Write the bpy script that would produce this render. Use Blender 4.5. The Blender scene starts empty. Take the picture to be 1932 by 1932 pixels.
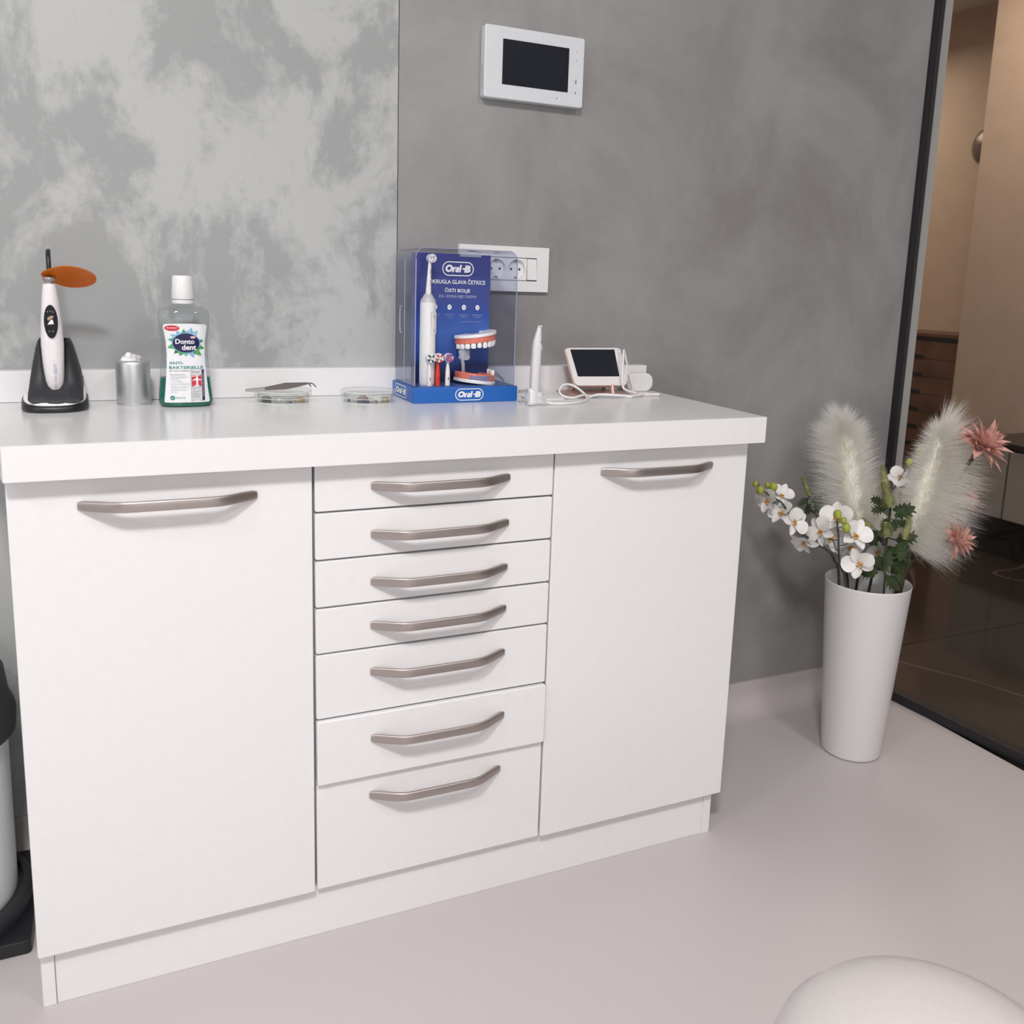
import bpy, bmesh, math, random
from mathutils import Vector, Matrix, Quaternion
random.seed(7)
C = bpy.context.scene.collection
S = bpy.context.scene
pi, sin, cos = math.pi, math.sin, math.cos

# ---------------------------------------------------------------- camera
cam_d = bpy.data.cameras.new('camera')
cam = bpy.data.objects.new('camera', cam_d); C.objects.link(cam)
R = Vector((0.91251821, -0.40776265, 0.03225121)); U = Vector((0.04353321, 0.17521488, 0.98356729)); F = Vector((0.40671289, 0.89611906, -0.17763799))
m = Matrix((R, U, -F)).transposed().to_4x4(); m.translation = Vector((0.13283645, -1.31239746, 1.07471066))
cam.matrix_world = m
cam_d.sensor_width = 36.0; cam_d.sensor_fit = 'HORIZONTAL'
cam_d.lens = 36.0 * 1699.1034 / 1932.0
cam_d.shift_x = -(971.60 - 966.0) / 1932.0
cam_d.shift_y = (838.15 - 966.0) / 1932.0
cam_d.clip_start = 0.02
cam_d.dof.use_dof = True; cam_d.dof.focus_distance = 1.75
cam_d.dof.aperture_fstop = 7.0
S.camera = cam
# ---------------------------------------------------------------- world, lamps, exposure
w = bpy.data.worlds.new('world'); S.world = w; w.use_nodes = True
w.node_tree.nodes['Background'].inputs[0].default_value = (0.85, 0.85, 0.85, 1)
w.node_tree.nodes['Background'].inputs[1].default_value = 0.1
S.view_settings.view_transform = 'Standard'; S.view_settings.look = 'None'
S.view_settings.exposure = 0.19; S.view_settings.gamma = 1.0; S.view_settings.use_curve_mapping = False

def area(name, loc, sx, sy, power, col, rot=(0, 0, 0)):
    l = bpy.data.lights.new(name, 'AREA'); l.shape = 'RECTANGLE'; l.size = sx; l.size_y = sy
    l.energy = power; l.color = col
    o = bpy.data.objects.new(name, l); C.objects.link(o); o.location = loc; o.rotation_euler = rot
    return o
area('ceiling_panel_light', (-0.15, -1.75, 2.66), 0.36, 0.36, 50, (1.0, 0.965, 0.95))
area('ceiling_panel_light', (1.45, -1.85, 2.66), 0.36, 0.36, 15, (1.0, 0.965, 0.95))
area('ceiling_panel_light', (-1.4, -1.2, 2.66), 0.36, 0.36, 10, (1.0, 0.965, 0.95))
area('window_daylight', (0.5, -4.12, 1.5), 2.2, 1.7, 17, (0.95, 0.96, 1.0), (pi / 2, 0, 0))
area('window_daylight', (-2.12, -1.6, 1.55), 1.3, 1.6, 10, (0.88, 0.94, 1.0), (0, -pi / 2, 0))
area('hall_lamp', (3.2, 1.3, 2.66), 0.4, 0.4, 15, (1.0, 0.80, 0.64))
area('hall_lamp', (4.0, 3.3, 2.5), 0.9, 0.9, 13, (1.0, 0.80, 0.62))

# ---------------------------------------------------------------- materials
MATS = {}
def mat(name, col, rough=0.5, metal=0.0, spec=0.5, var=None, scale=200.0, bump=0.0, bscale=300.0, coat=0.0, emit=None, trans=0.0, sss=0.0):
    """Principled material with an optional fine noise in colour (var) and relief (bump)."""
    if name in MATS: return MATS[name]
    M = bpy.data.materials.new(name); M.use_nodes = True; nt = M.node_tree; b = nt.nodes['Principled BSDF']
    b.inputs['Base Color'].default_value = (*col, 1); b.inputs['Roughness'].default_value = rough
    b.inputs['Metallic'].default_value = metal; b.inputs['Specular IOR Level'].default_value = spec
    b.inputs['Coat Weight'].default_value = coat
    if sss: b.inputs['Subsurface Weight'].default_value = sss; b.inputs['Subsurface Scale'].default_value = 0.005
    if trans: b.inputs['Transmission Weight'].default_value = trans
    if emit: b.inputs['Emission Color'].default_value = (*emit[0], 1); b.inputs['Emission Strength'].default_value = emit[1]
    tc = nt.nodes.new('ShaderNodeTexCoord')
    if var is None: var = 0.03
    n = nt.nodes.new('ShaderNodeTexNoise'); n.inputs['Scale'].default_value = scale; n.inputs['Detail'].default_value = 3
    nt.links.new(tc.outputs['Object'], n.inputs['Vector'])
    cr = nt.nodes.new('ShaderNodeValToRGB')
    cr.color_ramp.elements[0].position = 0.3; cr.color_ramp.elements[1].position = 0.7
    cr.color_ramp.elements[0].color = (*[c * (1 - var) for c in col], 1); cr.color_ramp.elements[1].color = (*[min(1, c * (1 + var)) for c in col], 1)
    nt.links.new(n.outputs['Fac'], cr.inputs['Fac']); nt.links.new(cr.outputs['Color'], b.inputs['Base Color'])
    if bump:
        n2 = nt.nodes.new('ShaderNodeTexNoise'); n2.inputs['Scale'].default_value = bscale
        nt.links.new(tc.outputs['Object'], n2.inputs['Vector'])
        bp = nt.nodes.new('ShaderNodeBump'); bp.inputs['Strength'].default_value = bump; bp.inputs['Distance'].default_value = 0.001
        nt.links.new(n2.outputs['Fac'], bp.inputs['Height']); nt.links.new(bp.outputs['Normal'], b.inputs['Normal'])
    MATS[name] = M; return M

def clear(name, tint, fres=1.45, rough=0.02, base=0.0):
    """Thin clear sheet: tinted see-through with a Fresnel gloss; base adds a little body colour."""
    if name in MATS: return MATS[name]
    M = bpy.data.materials.new(name); M.use_nodes = True; nt = M.node_tree; nt.nodes.clear()
    out = nt.nodes.new('ShaderNodeOutputMaterial'); tr = nt.nodes.new('ShaderNodeBsdfTransparent'); tr.inputs[0].default_value = (*tint, 1)
    gl = nt.nodes.new('ShaderNodeBsdfGlossy'); gl.inputs['Roughness'].default_value = rough
    lw = nt.nodes.new('ShaderNodeLayerWeight'); lw.inputs['Blend'].default_value = 0.5
    pw = nt.nodes.new('ShaderNodeMath'); pw.operation = 'POWER'; pw.inputs[1].default_value = 5.0; nt.links.new(lw.outputs['Facing'], pw.inputs[0])
    f0 = ((fres - 1) / (fres + 1)) ** 2
    fr = nt.nodes.new('ShaderNodeMath'); fr.operation = 'MULTIPLY_ADD'; fr.inputs[1].default_value = 1 - f0; fr.inputs[2].default_value = f0; nt.links.new(pw.outputs[0], fr.inputs[0])
    mx = nt.nodes.new('ShaderNodeMixShader'); nt.links.new(fr.outputs[0], mx.inputs[0])
    if base:
        df = nt.nodes.new('ShaderNodeBsdfDiffuse'); df.inputs[0].default_value = (*[min(1, c) for c in tint], 1)
        m0 = nt.nodes.new('ShaderNodeMixShader'); m0.inputs[0].default_value = base
        nt.links.new(tr.outputs[0], m0.inputs[1]); nt.links.new(df.outputs[0], m0.inputs[2]); nt.links.new(m0.outputs[0], mx.inputs[1])
    else: nt.links.new(tr.outputs[0], mx.inputs[1])
    nt.links.new(gl.outputs[0], mx.inputs[2]); nt.links.new(mx.outputs[0], out.inputs[0])
    MATS[name] = M; return M

def stucco(name, dark, light, scale, lo, hi, stretch=(1, 1, 0.6), fine=0.12, rough=0.45, warp=1.2, off=(0, 0, 0)):
    M = bpy.data.materials.new(name); M.use_nodes = True; nt = M.node_tree; b = nt.nodes['Principled BSDF']; L = nt.links.new
    tc = nt.nodes.new('ShaderNodeTexCoord'); mp = nt.nodes.new('ShaderNodeMapping'); mp.inputs['Scale'].default_value = stretch
    mp.inputs['Location'].default_value = off
    L(tc.outputs['Object'], mp.inputs['Vector'])
    a = nt.nodes.new('ShaderNodeTexNoise'); a.inputs['Scale'].default_value = scale; a.inputs['Detail'].default_value = 9; a.inputs['Roughness'].default_value = 0.62; a.inputs['Distortion'].default_value = warp
    L(mp.outputs['Vector'], a.inputs['Vector'])
    f = nt.nodes.new('ShaderNodeTexNoise'); f.inputs['Scale'].default_value = 38; f.inputs['Detail'].default_value = 8; f.inputs['Roughness'].default_value = 0.7
    L(mp.outputs['Vector'], f.inputs['Vector'])
    ad = nt.nodes.new('ShaderNodeMath'); ad.operation = 'MULTIPLY_ADD'; ad.inputs[1].default_value = fine
    L(f.outputs['Fac'], ad.inputs[0]); L(a.outputs['Fac'], ad.inputs[2])
    sb = nt.nodes.new('ShaderNodeMath'); sb.operation = 'SUBTRACT'; sb.inputs[1].default_value = fine * 0.5; L(ad.outputs[0], sb.inputs[0])
    cr = nt.nodes.new('ShaderNodeValToRGB'); e = cr.color_ramp.elements
    e[0].position = lo; e[0].color = (*dark, 1); e[1].position = hi; e[1].color = (*light, 1)
    md = e.new((lo + hi) / 2); md.color = (*[(p * 0.45 + q * 0.55) for p, q in zip(dark, light)], 1)
    L(sb.outputs[0], cr.inputs['Fac']); L(cr.outputs['Color'], b.inputs['Base Color'])
    b.inputs['Roughness'].default_value = rough; b.inputs['Specular IOR Level'].default_value = 0.4
    bp = nt.nodes.new('ShaderNodeBump'); bp.inputs['Strength'].default_value = 0.06; bp.inputs['Distance'].default_value = 0.002
    L(f.outputs['Fac'], bp.inputs['Height']); L(bp.outputs['Normal'], b.inputs['Normal'])
    return M

M_lacq = mat('white_lacquer', (0.83, 0.82, 0.825), 0.38, var=0.01, scale=60)
M_top = mat('worktop_laminate', (0.75, 0.75, 0.755), 0.22, spec=0.55, var=0.015, scale=30, bump=0.02, bscale=60)
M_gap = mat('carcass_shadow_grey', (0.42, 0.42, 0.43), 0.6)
M_nick = mat('satin_nickel', (0.47, 0.42, 0.40), 0.36, metal=0.9, var=0.03, scale=400)
M_white = mat('white_plastic', (0.82, 0.81, 0.81), 0.32)
M_white2 = mat('pale_plastic', (0.78, 0.75, 0.75), 0.4)
M_black = mat('black_plastic', (0.012, 0.012, 0.015), 0.38)
M_soft = mat('charcoal_plastic', (0.025, 0.025, 0.03), 0.5)
M_steel = mat('brushed_steel', (0.55, 0.54, 0.53), 0.3, metal=1.0, var=0.05, scale=300)
M_dsteel = mat('dark_steel', (0.28, 0.26, 0.25), 0.35, metal=0.9, var=0.05, scale=300)
M_alu = mat('matt_aluminium', (0.62, 0.63, 0.64), 0.42, metal=0.85, var=0.02, scale=500)
M_screen = mat('dark_display', (0.016, 0.018, 0.026), 0.18)
M_blue = mat('brand_blue', (0.012, 0.12, 0.46), 0.4)
M_panelblue = None
M_print = mat('white_print', (0.85, 0.85, 0.87), 0.5)
M_navy = mat('navy_print', (0.012, 0.012, 0.075), 0.4)
M_teal = mat('teal_print', (0.015, 0.24, 0.21), 0.5)
M_greyp = mat('grey_print', (0.30, 0.31, 0.33), 0.5)
M_lgrey = mat('light_grey_print', (0.5, 0.5, 0.5), 0.5)
M_red = mat('red_print', (0.62, 0.03, 0.05), 0.45)
M_green = mat('leaf_green_print', (0.06, 0.30, 0.09), 0.5, var=0.5, scale=160)
M_mint = mat('mint_print', (0.10, 0.40, 0.26), 0.5, var=0.5, scale=160)
M_sky = mat('ice_blue_print', (0.26, 0.47, 0.66), 0.5, var=0.35, scale=160)
M_gum = mat('gum_pink', (0.72, 0.19, 0.13), 0.4, var=0.12, scale=120)
M_tooth = mat('tooth_white', (0.84, 0.84, 0.84), 0.25)
M_clear = clear('clear_plastic', (0.93, 0.94, 0.95))
M_acryl = clear('clear_acrylic', (0.88, 0.90, 0.965), 1.4)  # bluish tint stands in for the printed panel's reflection in the sides
M_dish = clear('dish_glass', (0.965, 0.972, 0.965), 1.5, 0.03, 0.035)
M_glass = clear('partition_glass', (0.86, 0.87, 0.87), 1.35)
M_orange = clear('orange_filter', (0.88, 0.30, 0.012), 1.35, 0.05, 0.40)
M_frost = clear('milky_plastic', (0.82, 0.85, 0.9), 1.4, 0.2, 0.35)
M_petal = mat('orchid_white', (0.84, 0.82, 0.80), 0.55, var=0.03, scale=80, sss=0.2)
M_lip = mat('orchid_lip', (0.58, 0.30, 0.07), 0.5, var=0.5, scale=180)
M_bud = mat('bud_green', (0.34, 0.38, 0.05), 0.5, var=0.25, scale=90)
M_stem = mat('stem_dark_green', (0.045, 0.055, 0.035), 0.6, var=0.3, scale=60)
M_bstem = mat('stem_brown', (0.06, 0.032, 0.028), 0.6, var=0.3, scale=60)
M_leaf = mat('leaf_dark_green', (0.03, 0.05, 0.016), 0.65, spec=0.25, var=0.4, scale=60)
M_thist = mat('thistle_green', (0.58, 0.58, 0.34), 0.6, var=0.3, scale=80)
def hairmat(name, col):
    M = bpy.data.materials.new(name); M.use_nodes = True; nt = M.node_tree; nt.nodes.clear(); out = nt.nodes.new('ShaderNodeOutputMaterial')
    d = nt.nodes.new('ShaderNodeBsdfDiffuse'); t = nt.nodes.new('ShaderNodeBsdfTranslucent'); mx = nt.nodes.new('ShaderNodeMixShader'); mx.inputs[0].default_value = 0.55
    tc = nt.nodes.new('ShaderNodeTexCoord'); n = nt.nodes.new('ShaderNodeTexNoise'); n.inputs['Scale'].default_value = 60; cr = nt.nodes.new('ShaderNodeValToRGB')
    cr.color_ramp.elements[0].color = (*[c * 0.9 for c in col], 1); cr.color_ramp.elements[1].color = (*[min(0.97, c * 1.05) for c in col], 1)
    nt.links.new(tc.outputs['Object'], n.inputs['Vector']); nt.links.new(n.outputs['Fac'], cr.inputs['Fac'])
    for b in (d, t): nt.links.new(cr.outputs['Color'], b.inputs['Color'])
    nt.links.new(d.outputs[0], mx.inputs[1]); nt.links.new(t.outputs[0], mx.inputs[2]); tp = nt.nodes.new('ShaderNodeBsdfTransparent'); m2 = nt.nodes.new('ShaderNodeMixShader'); m2.inputs[0].default_value = 0.10
    nt.links.new(mx.outputs[0], m2.inputs[1]); nt.links.new(tp.outputs[0], m2.inputs[2]); nt.links.new(m2.outputs[0], out.inputs[0]); return M
M_plume = hairmat('pampas_cream', (0.95, 0.93, 0.895)); M_plumec = hairmat('pampas_core', (0.93, 0.90, 0.70))
M_pink = mat('flower_pink', (0.60, 0.33, 0.28), 0.55, var=0.25, scale=45)
M_cotton = mat('cotton_white', (0.85, 0.84, 0.85), 0.9, bump=0.6, bscale=250)
M_rose = mat('rose_gold', (0.60, 0.38, 0.32), 0.35, metal=0.4)
M_vase = mat('vase_ceramic', (0.73, 0.715, 0.71), 0.4, var=0.01)
M_frame = mat('frame_black', (0.014, 0.014, 0.017), 0.45)
M_frame2 = mat('gasket_charcoal', (0.075, 0.08, 0.09), 0.5)

# ---------------------------------------------------------------- objects, parts and geometry helpers
def props(o, label=None, cat=None, group=None, kind=None):
    for k, v in (('label', label), ('category', cat), ('group', group), ('kind', kind)):
        if v: o[k] = v
    return o
def thing(name, label, cat, loc, group=None):
    o = bpy.data.objects.new(name, None); C.objects.link(o); o.location = loc; o.empty_display_size = 0.02
    return props(o, label, cat, group)
def origin(o):
    while o.parent: o = o.parent
    return Vector(o.location)

class G:
    """Collects vertices and faces in world coordinates."""
    def __init__(s): s.v = []; s.f = []
    def add(s, v, f):
        k = len(s.v); s.v += [tuple(p) for p in v]; s.f += [tuple(i + k for i in q) for q in f]; return s
    def box(s, x0, x1, y0, y1, z0, z1):
        return s.add([(x, y, z) for x in (x0, x1) for y in (y0, y1) for z in (z0, z1)],
                     [(0, 1, 3, 2), (4, 6, 7, 5), (0, 4, 5, 1), (2, 3, 7, 6), (0, 2, 6, 4), (1, 5, 7, 3)])
    def loft(s, rings, cap0=True, cap1=True, closed=True):
        n = len(rings[0]); v = [p for r in rings for p in r]; f = []
        for i in range(len(rings) - 1):
            for j in range(n if closed else n - 1):
                f.append((i * n + j, i * n + (j + 1) % n, (i + 1) * n + (j + 1) % n, (i + 1) * n + j))
        if cap0 and closed: f.append(tuple(range(n - 1, -1, -1)))
        if cap1 and closed: f.append(tuple(range((len(rings) - 1) * n, len(rings) * n)))
        return s.add(v, f)
    def lathe(s, c, prof, n=40, cap0=True, cap1=True, sx=1, sy=1):
        return s.loft([[(c[0] + r * cos(2 * pi * k / n) * sx, c[1] + r * sin(2 * pi * k / n) * sy, c[2] + z) for k in range(n)] for r, z in prof], cap0, cap1)
    def tube(s, path, r, n=10, caps=True):
        path = [Vector(p) for p in path]; rings = []; up = Vector((0, 0, 1)); prev = None
        for i, p in enumerate(path):
            t = (path[min(i + 1, len(path) - 1)] - path[max(i - 1, 0)]).normalized()
            if prev is None:
                a = t.cross(up if abs(t.z) < 0.9 else Vector((1, 0, 0))).normalized()
            else:
                a = (prev - t * prev.dot(t)).normalized()
            b = t.cross(a); prev = a
            rr = r[i] if isinstance(r, (list, tuple)) else r
            rings.append([p + (a * cos(2 * pi * k / n) + b * sin(2 * pi * k / n)) * rr for k in range(n)])
        return s.loft(rings, caps, caps)
    def prism(s, poly, z0, z1, fn=None):
        """poly in the plane, extruded from z0 to z1; fn maps (a,b,c) to world."""
        fn = fn or (lambda a, b, c: (a, b, c)); n = len(poly)
        return s.add([fn(a, b, z0) for a, b in poly] + [fn(a, b, z1) for a, b in poly],
                     [tuple(range(n - 1, -1, -1)), tuple(range(n, 2 * n))] + [(i, (i + 1) % n, n + (i + 1) % n, n + i) for i in range(n)])
    def ball(s, c, r, n=16, m_=10):
        r = r if isinstance(r, (tuple, list)) else (r, r, r)
        rings = [[(c[0] + r[0] * sin(pi * i / m_) * cos(2 * pi * k / n), c[1] + r[1] * sin(pi * i / m_) * sin(2 * pi * k / n), c[2] - r[2] * cos(pi * i / m_)) for k in range(n)] for i in range(1, m_)]
        return s.loft(rings)
    def make(s, name, M, parent=None, bevel=0.0, seg=2, smooth=35, label=None, kind=None, merge=0, fixn=True):
        me = bpy.data.meshes.new(name); o_ = origin(parent) if parent else Vector((0, 0, 0))
        me.from_pydata([tuple(Vector(p) - o_) for p in s.v], [], s.f)
        if bevel or merge or fixn:
            bm = bmesh.new(); bm.from_mesh(me)
            if merge: bmesh.ops.remove_doubles(bm, verts=bm.verts, dist=merge)
            if bevel:
                ed = [e for e in bm.edges if len(e.link_faces) == 2 and e.calc_face_angle(0) > 0.6]
                bmesh.ops.bevel(bm, geom=ed, offset=bevel, segments=seg, affect='EDGES', profile=0.5)
            if fixn: bmesh.ops.recalc_face_normals(bm, faces=bm.faces)
            bm.to_mesh(me); bm.free()
        if bevel and smooth == 35: smooth = 20
        if smooth:
            me.shade_smooth() if hasattr(me, 'shade_smooth') else None
            me.set_sharp_from_angle(angle=math.radians(smooth))
        me.materials.append(M)
        o = bpy.data.objects.new(name, me); C.objects.link(o)
        if parent: o.parent = parent
        return props(o, label=label, kind=kind)
def B(x0, x1, y0, y1, z0, z1): return G().box(x0, x1, y0, y1, z0, z1)
def rrect(x0, x1, y0, y1, r, n=6):
    out = []
    for cx, cy, a in ((x1 - r, y1 - r, 0), (x0 + r, y1 - r, 90), (x0 + r, y0 + r, 180), (x1 - r, y0 + r, 270)):
        out += [(cx + r * cos(math.radians(a + 90 * k / n)), cy + r * sin(math.radians(a + 90 * k / n))) for k in range(n + 1)]
    return out
def ell(cx, cy, a, b, n=40, p=2.0):
    out = []
    for k in range(n):
        t = 2 * pi * k / n; c_, s_ = cos(t), sin(t)
        out.append((cx + a * math.copysign(abs(c_) ** (2 / p), c_), cy + b * math.copysign(abs(s_) ** (2 / p), s_)))
    return out
def arc(pts, n=10):
    """Catmull-Rom through points."""
    P = [Vector(p) for p in pts]; P = [2 * P[0] - P[1]] + P + [2 * P[-1] - P[-2]]; out = []
    for i in range(1, len(P) - 2):
        for k in range(n):
            t = k / n; a, b, c, d = P[i - 1:i + 3]
            out.append(0.5 * ((2 * b) + (c - a) * t + (2 * a - 5 * b + 4 * c - d) * t * t + (3 * b - a - 3 * c + d) * t ** 3))
    return out + [P[-2]]
def text(body, box, fn, name, M, parent, bold=0.0, shear=0.0, label=None):
    """Lettering fitted into box (x0,x1,z0,z1); fn maps (x,z) to a world point."""
    cu = bpy.data.curves.new('lettering', 'FONT'); cu.body = body; cu.size = 1; cu.offset = bold; cu.shear = shear; cu.resolution_u = 3
    ob = bpy.data.objects.new('lettering', cu); C.objects.link(ob)
    dg = bpy.context.evaluated_depsgraph_get(); me = bpy.data.meshes.new_from_object(ob.evaluated_get(dg))
    vs = [v.co.copy() for v in me.vertices]; fs = [tuple(p.vertices) for p in me.polygons]
    bpy.data.objects.remove(ob); bpy.data.curves.remove(cu); bpy.data.meshes.remove(me)
    xa, xb = min(v.x for v in vs), max(v.x for v in vs); ya, yb = min(v.y for v in vs), max(v.y for v in vs)
    x0, x1, z0, z1 = box
    g = G(); g.add([fn(x0 + (v.x - xa) / (xb - xa) * (x1 - x0), z0 + (v.y - ya) / (yb - ya) * (z1 - z0)) for v in vs], fs)
    return g.make(name, M, parent, smooth=0, fixn=False, label=label)
def flat(polys, fn, name, M, parent, label=None, rings=6):
    g = G()
    for p in polys:
        n = len(p); cx = sum(a for a, b in p) / n; cy = sum(b for a, b in p) / n; size = max(abs(a - cx) + abs(b - cy) for a, b in p)
        if size < 0.0015 or rings < 2: g.add([fn(a, b) for a, b in p], [tuple(range(n))]); continue
        g.loft([[fn(cx + (a - cx) * k / rings, cy + (b - cy) * k / rings) for a, b in p] for k in range(rings, 0, -1)], cap0=False)
    return g.make(name, M, parent, smooth=0, fixn=False, label=label)
def ring_polys(outer, inner):
    n = len(outer); return [[outer[i], outer[(i + 1) % n], inner[(i + 1) % n], inner[i]] for i in range(n)]
def struct(o): o['kind'] = 'structure'; return o

# ---------------------------------------------------------------- the room shell
YW, XG = 0.4241, 2.03
M_wl = stucco('stucco_silver', (0.335, 0.348, 0.346), (0.475, 0.487, 0.482), 5.0, 0.435, 0.535, (1.1, 1, 0.8), 0.26, 0.34, 0.4, (3.1, 0, 1.7))
M_wr = stucco('stucco_grey', (0.238, 0.228, 0.225), (0.338, 0.333, 0.330), 3.0, 0.34, 0.66, (1, 1, 0.8), 0.12, 0.5, 0.5, (0.4, 0, 0.2))
M_floor = mat('floor_vinyl', (0.54, 0.50, 0.50), 0.42, var=0.05, scale=420, bump=0.03, bscale=500)
M_wallp = mat('plain_white_wall', (0.55, 0.54, 0.53), 0.7)
M_ceil = mat('ceiling_white', (0.8, 0.8, 0.8), 0.8)
M_beige = mat('hall_beige', (0.62, 0.50, 0.41), 0.7, var=0.04, scale=8)
struct(B(-2.2, 2.02, -4.2, YW + 0.1, -0.06, 0).make('floor', M_floor))
struct(B(-2.2, 2.10, -4.2, YW + 0.1, 2.7, 2.76).make('ceiling', M_ceil))
wb = struct(B(-2.2, 2.066, YW + 0.004, YW + 0.12, 0, 2.7).make('wall_back', M_wr))
panel = B(-2.2, 0.6535, YW - 0.0005, YW + 0.004, 0.0775, 2.7).make('wall_panel', M_wl, wb, label='paler mottled silver stucco panel')
B(2.036, 2.066, YW - 0.0003, YW + 0.003, 0, 2.7).make('end_strip', mat('lit_wall_tone', (0.85, 0.83, 0.81), 0.6), wb, label='end strip of the wall seen through the glass, coloured pale as if lit')  # wall end beyond the glass; its lit look is put into the pale colour
panel2 = B(0.6555, 2.064, YW, YW + 0.004, 0.0775, 2.7).make('wall_panel', M_wr, wb, label='darker smooth grey stucco panel')
M_seam = mat('seam_dark', (0.10, 0.09, 0.09), 0.8)
B(0.6535, 0.6555, YW + 0.002, YW + 0.0038, 0.0775, 2.7).make('wall_seam', M_seam, wb)
B(-2.2, 2.0, YW - 0.001, YW + 0.004, 0.0765, 0.0795).make('joint_bead', mat('joint_grey', (0.40, 0.36, 0.35), 0.6), wb)
struct(B(-2.3, -2.2, -4.2, YW + 0.1, 0, 2.7).make('wall_left', M_wallp))
struct(B(-2.3, 2.1, -4.3, -4.2, 0, 2.7).make('wall_front', M_wallp))
# floor vinyl coved up the wall
rc = 0.055
prof = [(YW, 0.0765), (YW - 0.003, 0.0765)] + [(YW - 0.003 - rc + rc * cos(a), rc - rc * sin(a)) for a in [pi / 2 * k / 10 for k in range(11)]] + [(YW - 0.003 - rc, -0.004), (YW, -0.004)]
cg = G(); cg.loft([[(x, y, z) for y, z in prof] for x in (-2.2, 2.0)])
struct(cg.make('baseboard_back', M_floor))

# glass partition to the hall: angled a few degrees off the wall's normal
def gp(t, off=0.0, z=0.0):
    """point on the partition: t metres from the wall towards the room's front, off metres towards the hall"""
    d = Vector((0.0767, -1.0, 0)).normalized(); n_ = Vector((1.0, 0.0767, 0)).normalized()
    return tuple(Vector((2.003, YW, z)) + d * t + n_ * off)
def gbox(t0, t1, o0, o1, z0, z1):
    return G().add([gp(t, o, z) for t in (t0, t1) for o in (o0, o1) for z in (z0, z1)],
                   [(0, 1, 3, 2), (4, 6, 7, 5), (0, 4, 5, 1), (2, 3, 7, 6), (0, 2, 6, 4), (1, 5, 7, 3)])
win = struct(gbox(0.0, 0.013, 0.0, 0.013, 0, 2.69).make('window_1', M_frame, bevel=0.001))
gbox(0.0, 0.006, 0.0132, 0.034, 0, 2.69).make('gasket', M_frame2, win)
gbox(0.013, 4.4, 0.0, 0.030, 0.0, 0.026).make('floor_channel', M_frame, win, bevel=0.001)
gbox(0.013, 4.4, 0.0, 0.030, 2.66, 2.69).make('top_channel', M_frame, win)
gbox(0.0135, 1.9, 0.012, 0.020, 0.02, 2.67).make('glass_pane', M_glass, win)
gbox(1.904, 4.4, 0.012, 0.020, 0.02, 2.67).make('glass_pane', M_glass, win)

# the hall beyond the glass
M_tile = None
def tile_mat():
    M = bpy.data.materials.new('dark_marble'); M.use_nodes = True; nt = M.node_tree; b = nt.nodes['Principled BSDF']; L = nt.links.new
    tc = nt.nodes.new('ShaderNodeTexCoord'); n = nt.nodes.new('ShaderNodeTexNoise'); n.inputs['Scale'].default_value = 0.8; n.inputs['Detail'].default_value = 2; n.inputs['Distortion'].default_value = 0.2
    L(tc.outputs['Object'], n.inputs['Vector'])
    s_ = nt.nodes.new('ShaderNodeMath'); s_.operation = 'SUBTRACT'; s_.inputs[1].default_value = 0.5; L(n.outputs['Fac'], s_.inputs[0])
    a = nt.nodes.new('ShaderNodeMath'); a.operation = 'ABSOLUTE'; L(s_.outputs[0], a.inputs[0])
    cr = nt.nodes.new('ShaderNodeValToRGB'); e = cr.color_ramp.elements
    e[0].position = 0.0; e[0].color = (0.16, 0.12, 0.10, 1); e[1].position = 0.003; e[1].color = (0.045, 0.034, 0.030, 1)
    L(a.outputs[0], cr.inputs['Fac']); L(cr.outputs['Color'], b.inputs['Base Color'])
    b.inputs['Roughness'].default_value = 0.12
    return M
M_tile = tile_mat()
hf = struct(B(2.045, 7.0, -4.2, 4.6, -0.06, -0.004).make('floor_hall', mat('tile_grout', (0.03, 0.026, 0.024), 0.6)))
tg = 0.0
ty = 0
for iy in range(8):
    for ix in range(4):
        x0 = 2.05 + ix * 1.2; y0 = -0.6 + iy * 0.6
        if y0 > 4.0: continue
        g = B(x0 + 0.0015, x0 + 1.1985, y0 + 0.0015, y0 + 0.5985, -0.004, 0.0); g.make('tile', M_tile, hf, smooth=0)
struct(B(2.04, 7.0, -4.2, 4.6, 2.7, 2.76).make('ceiling_hall', M_ceil))
struct(B(2.1, 4.84, 4.2, 4.3, 0, 2.7).make('wall_hall_back', M_beige))
struct(B(3.86, 4.06, -4.2, 1.785, 0, 2.7).make('wall_hall_right', M_beige))
struct(B(4.74, 4.84, 1.0, 4.2, 0, 2.7).make('wall_hall_end', M_beige))
struct(B(2.0, 2.066, YW + 0.12, 4.3, 0, 2.7).make('wall_hall_left', M_beige))

# low reception sideboard
sb = thing('sideboard', 'low white fronted sideboard with dark top, in the hall behind the glass', 'sideboard', (3.67, 0.4, 0))
B(3.53, 3.855, -0.95, 1.36, 0.0, 0.16).make('plinth', M_frame, sb)
B(3.515, 3.855, -0.95, 1.36, 0.16, 0.462).make('carcass', M_frame, sb)
M_sbf = mat('sideboard_front', (0.46, 0.45, 0.43), 0.45)
for y0, y1 in ((-0.94, -0.32), (-0.30, 0.42), (0.44, 1.172), (1.182, 1.36)):
    B(3.5, 3.515, y0, y1, 0.165, 0.452).make('front_panel', M_sbf, sb, bevel=0.002)
B(3.49, 3.858, -0.96, 1.37, 0.462, 0.485).make('top_board', mat('dark_top', (0.03, 0.025, 0.022), 0.3), sb, bevel=0.002)

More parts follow.
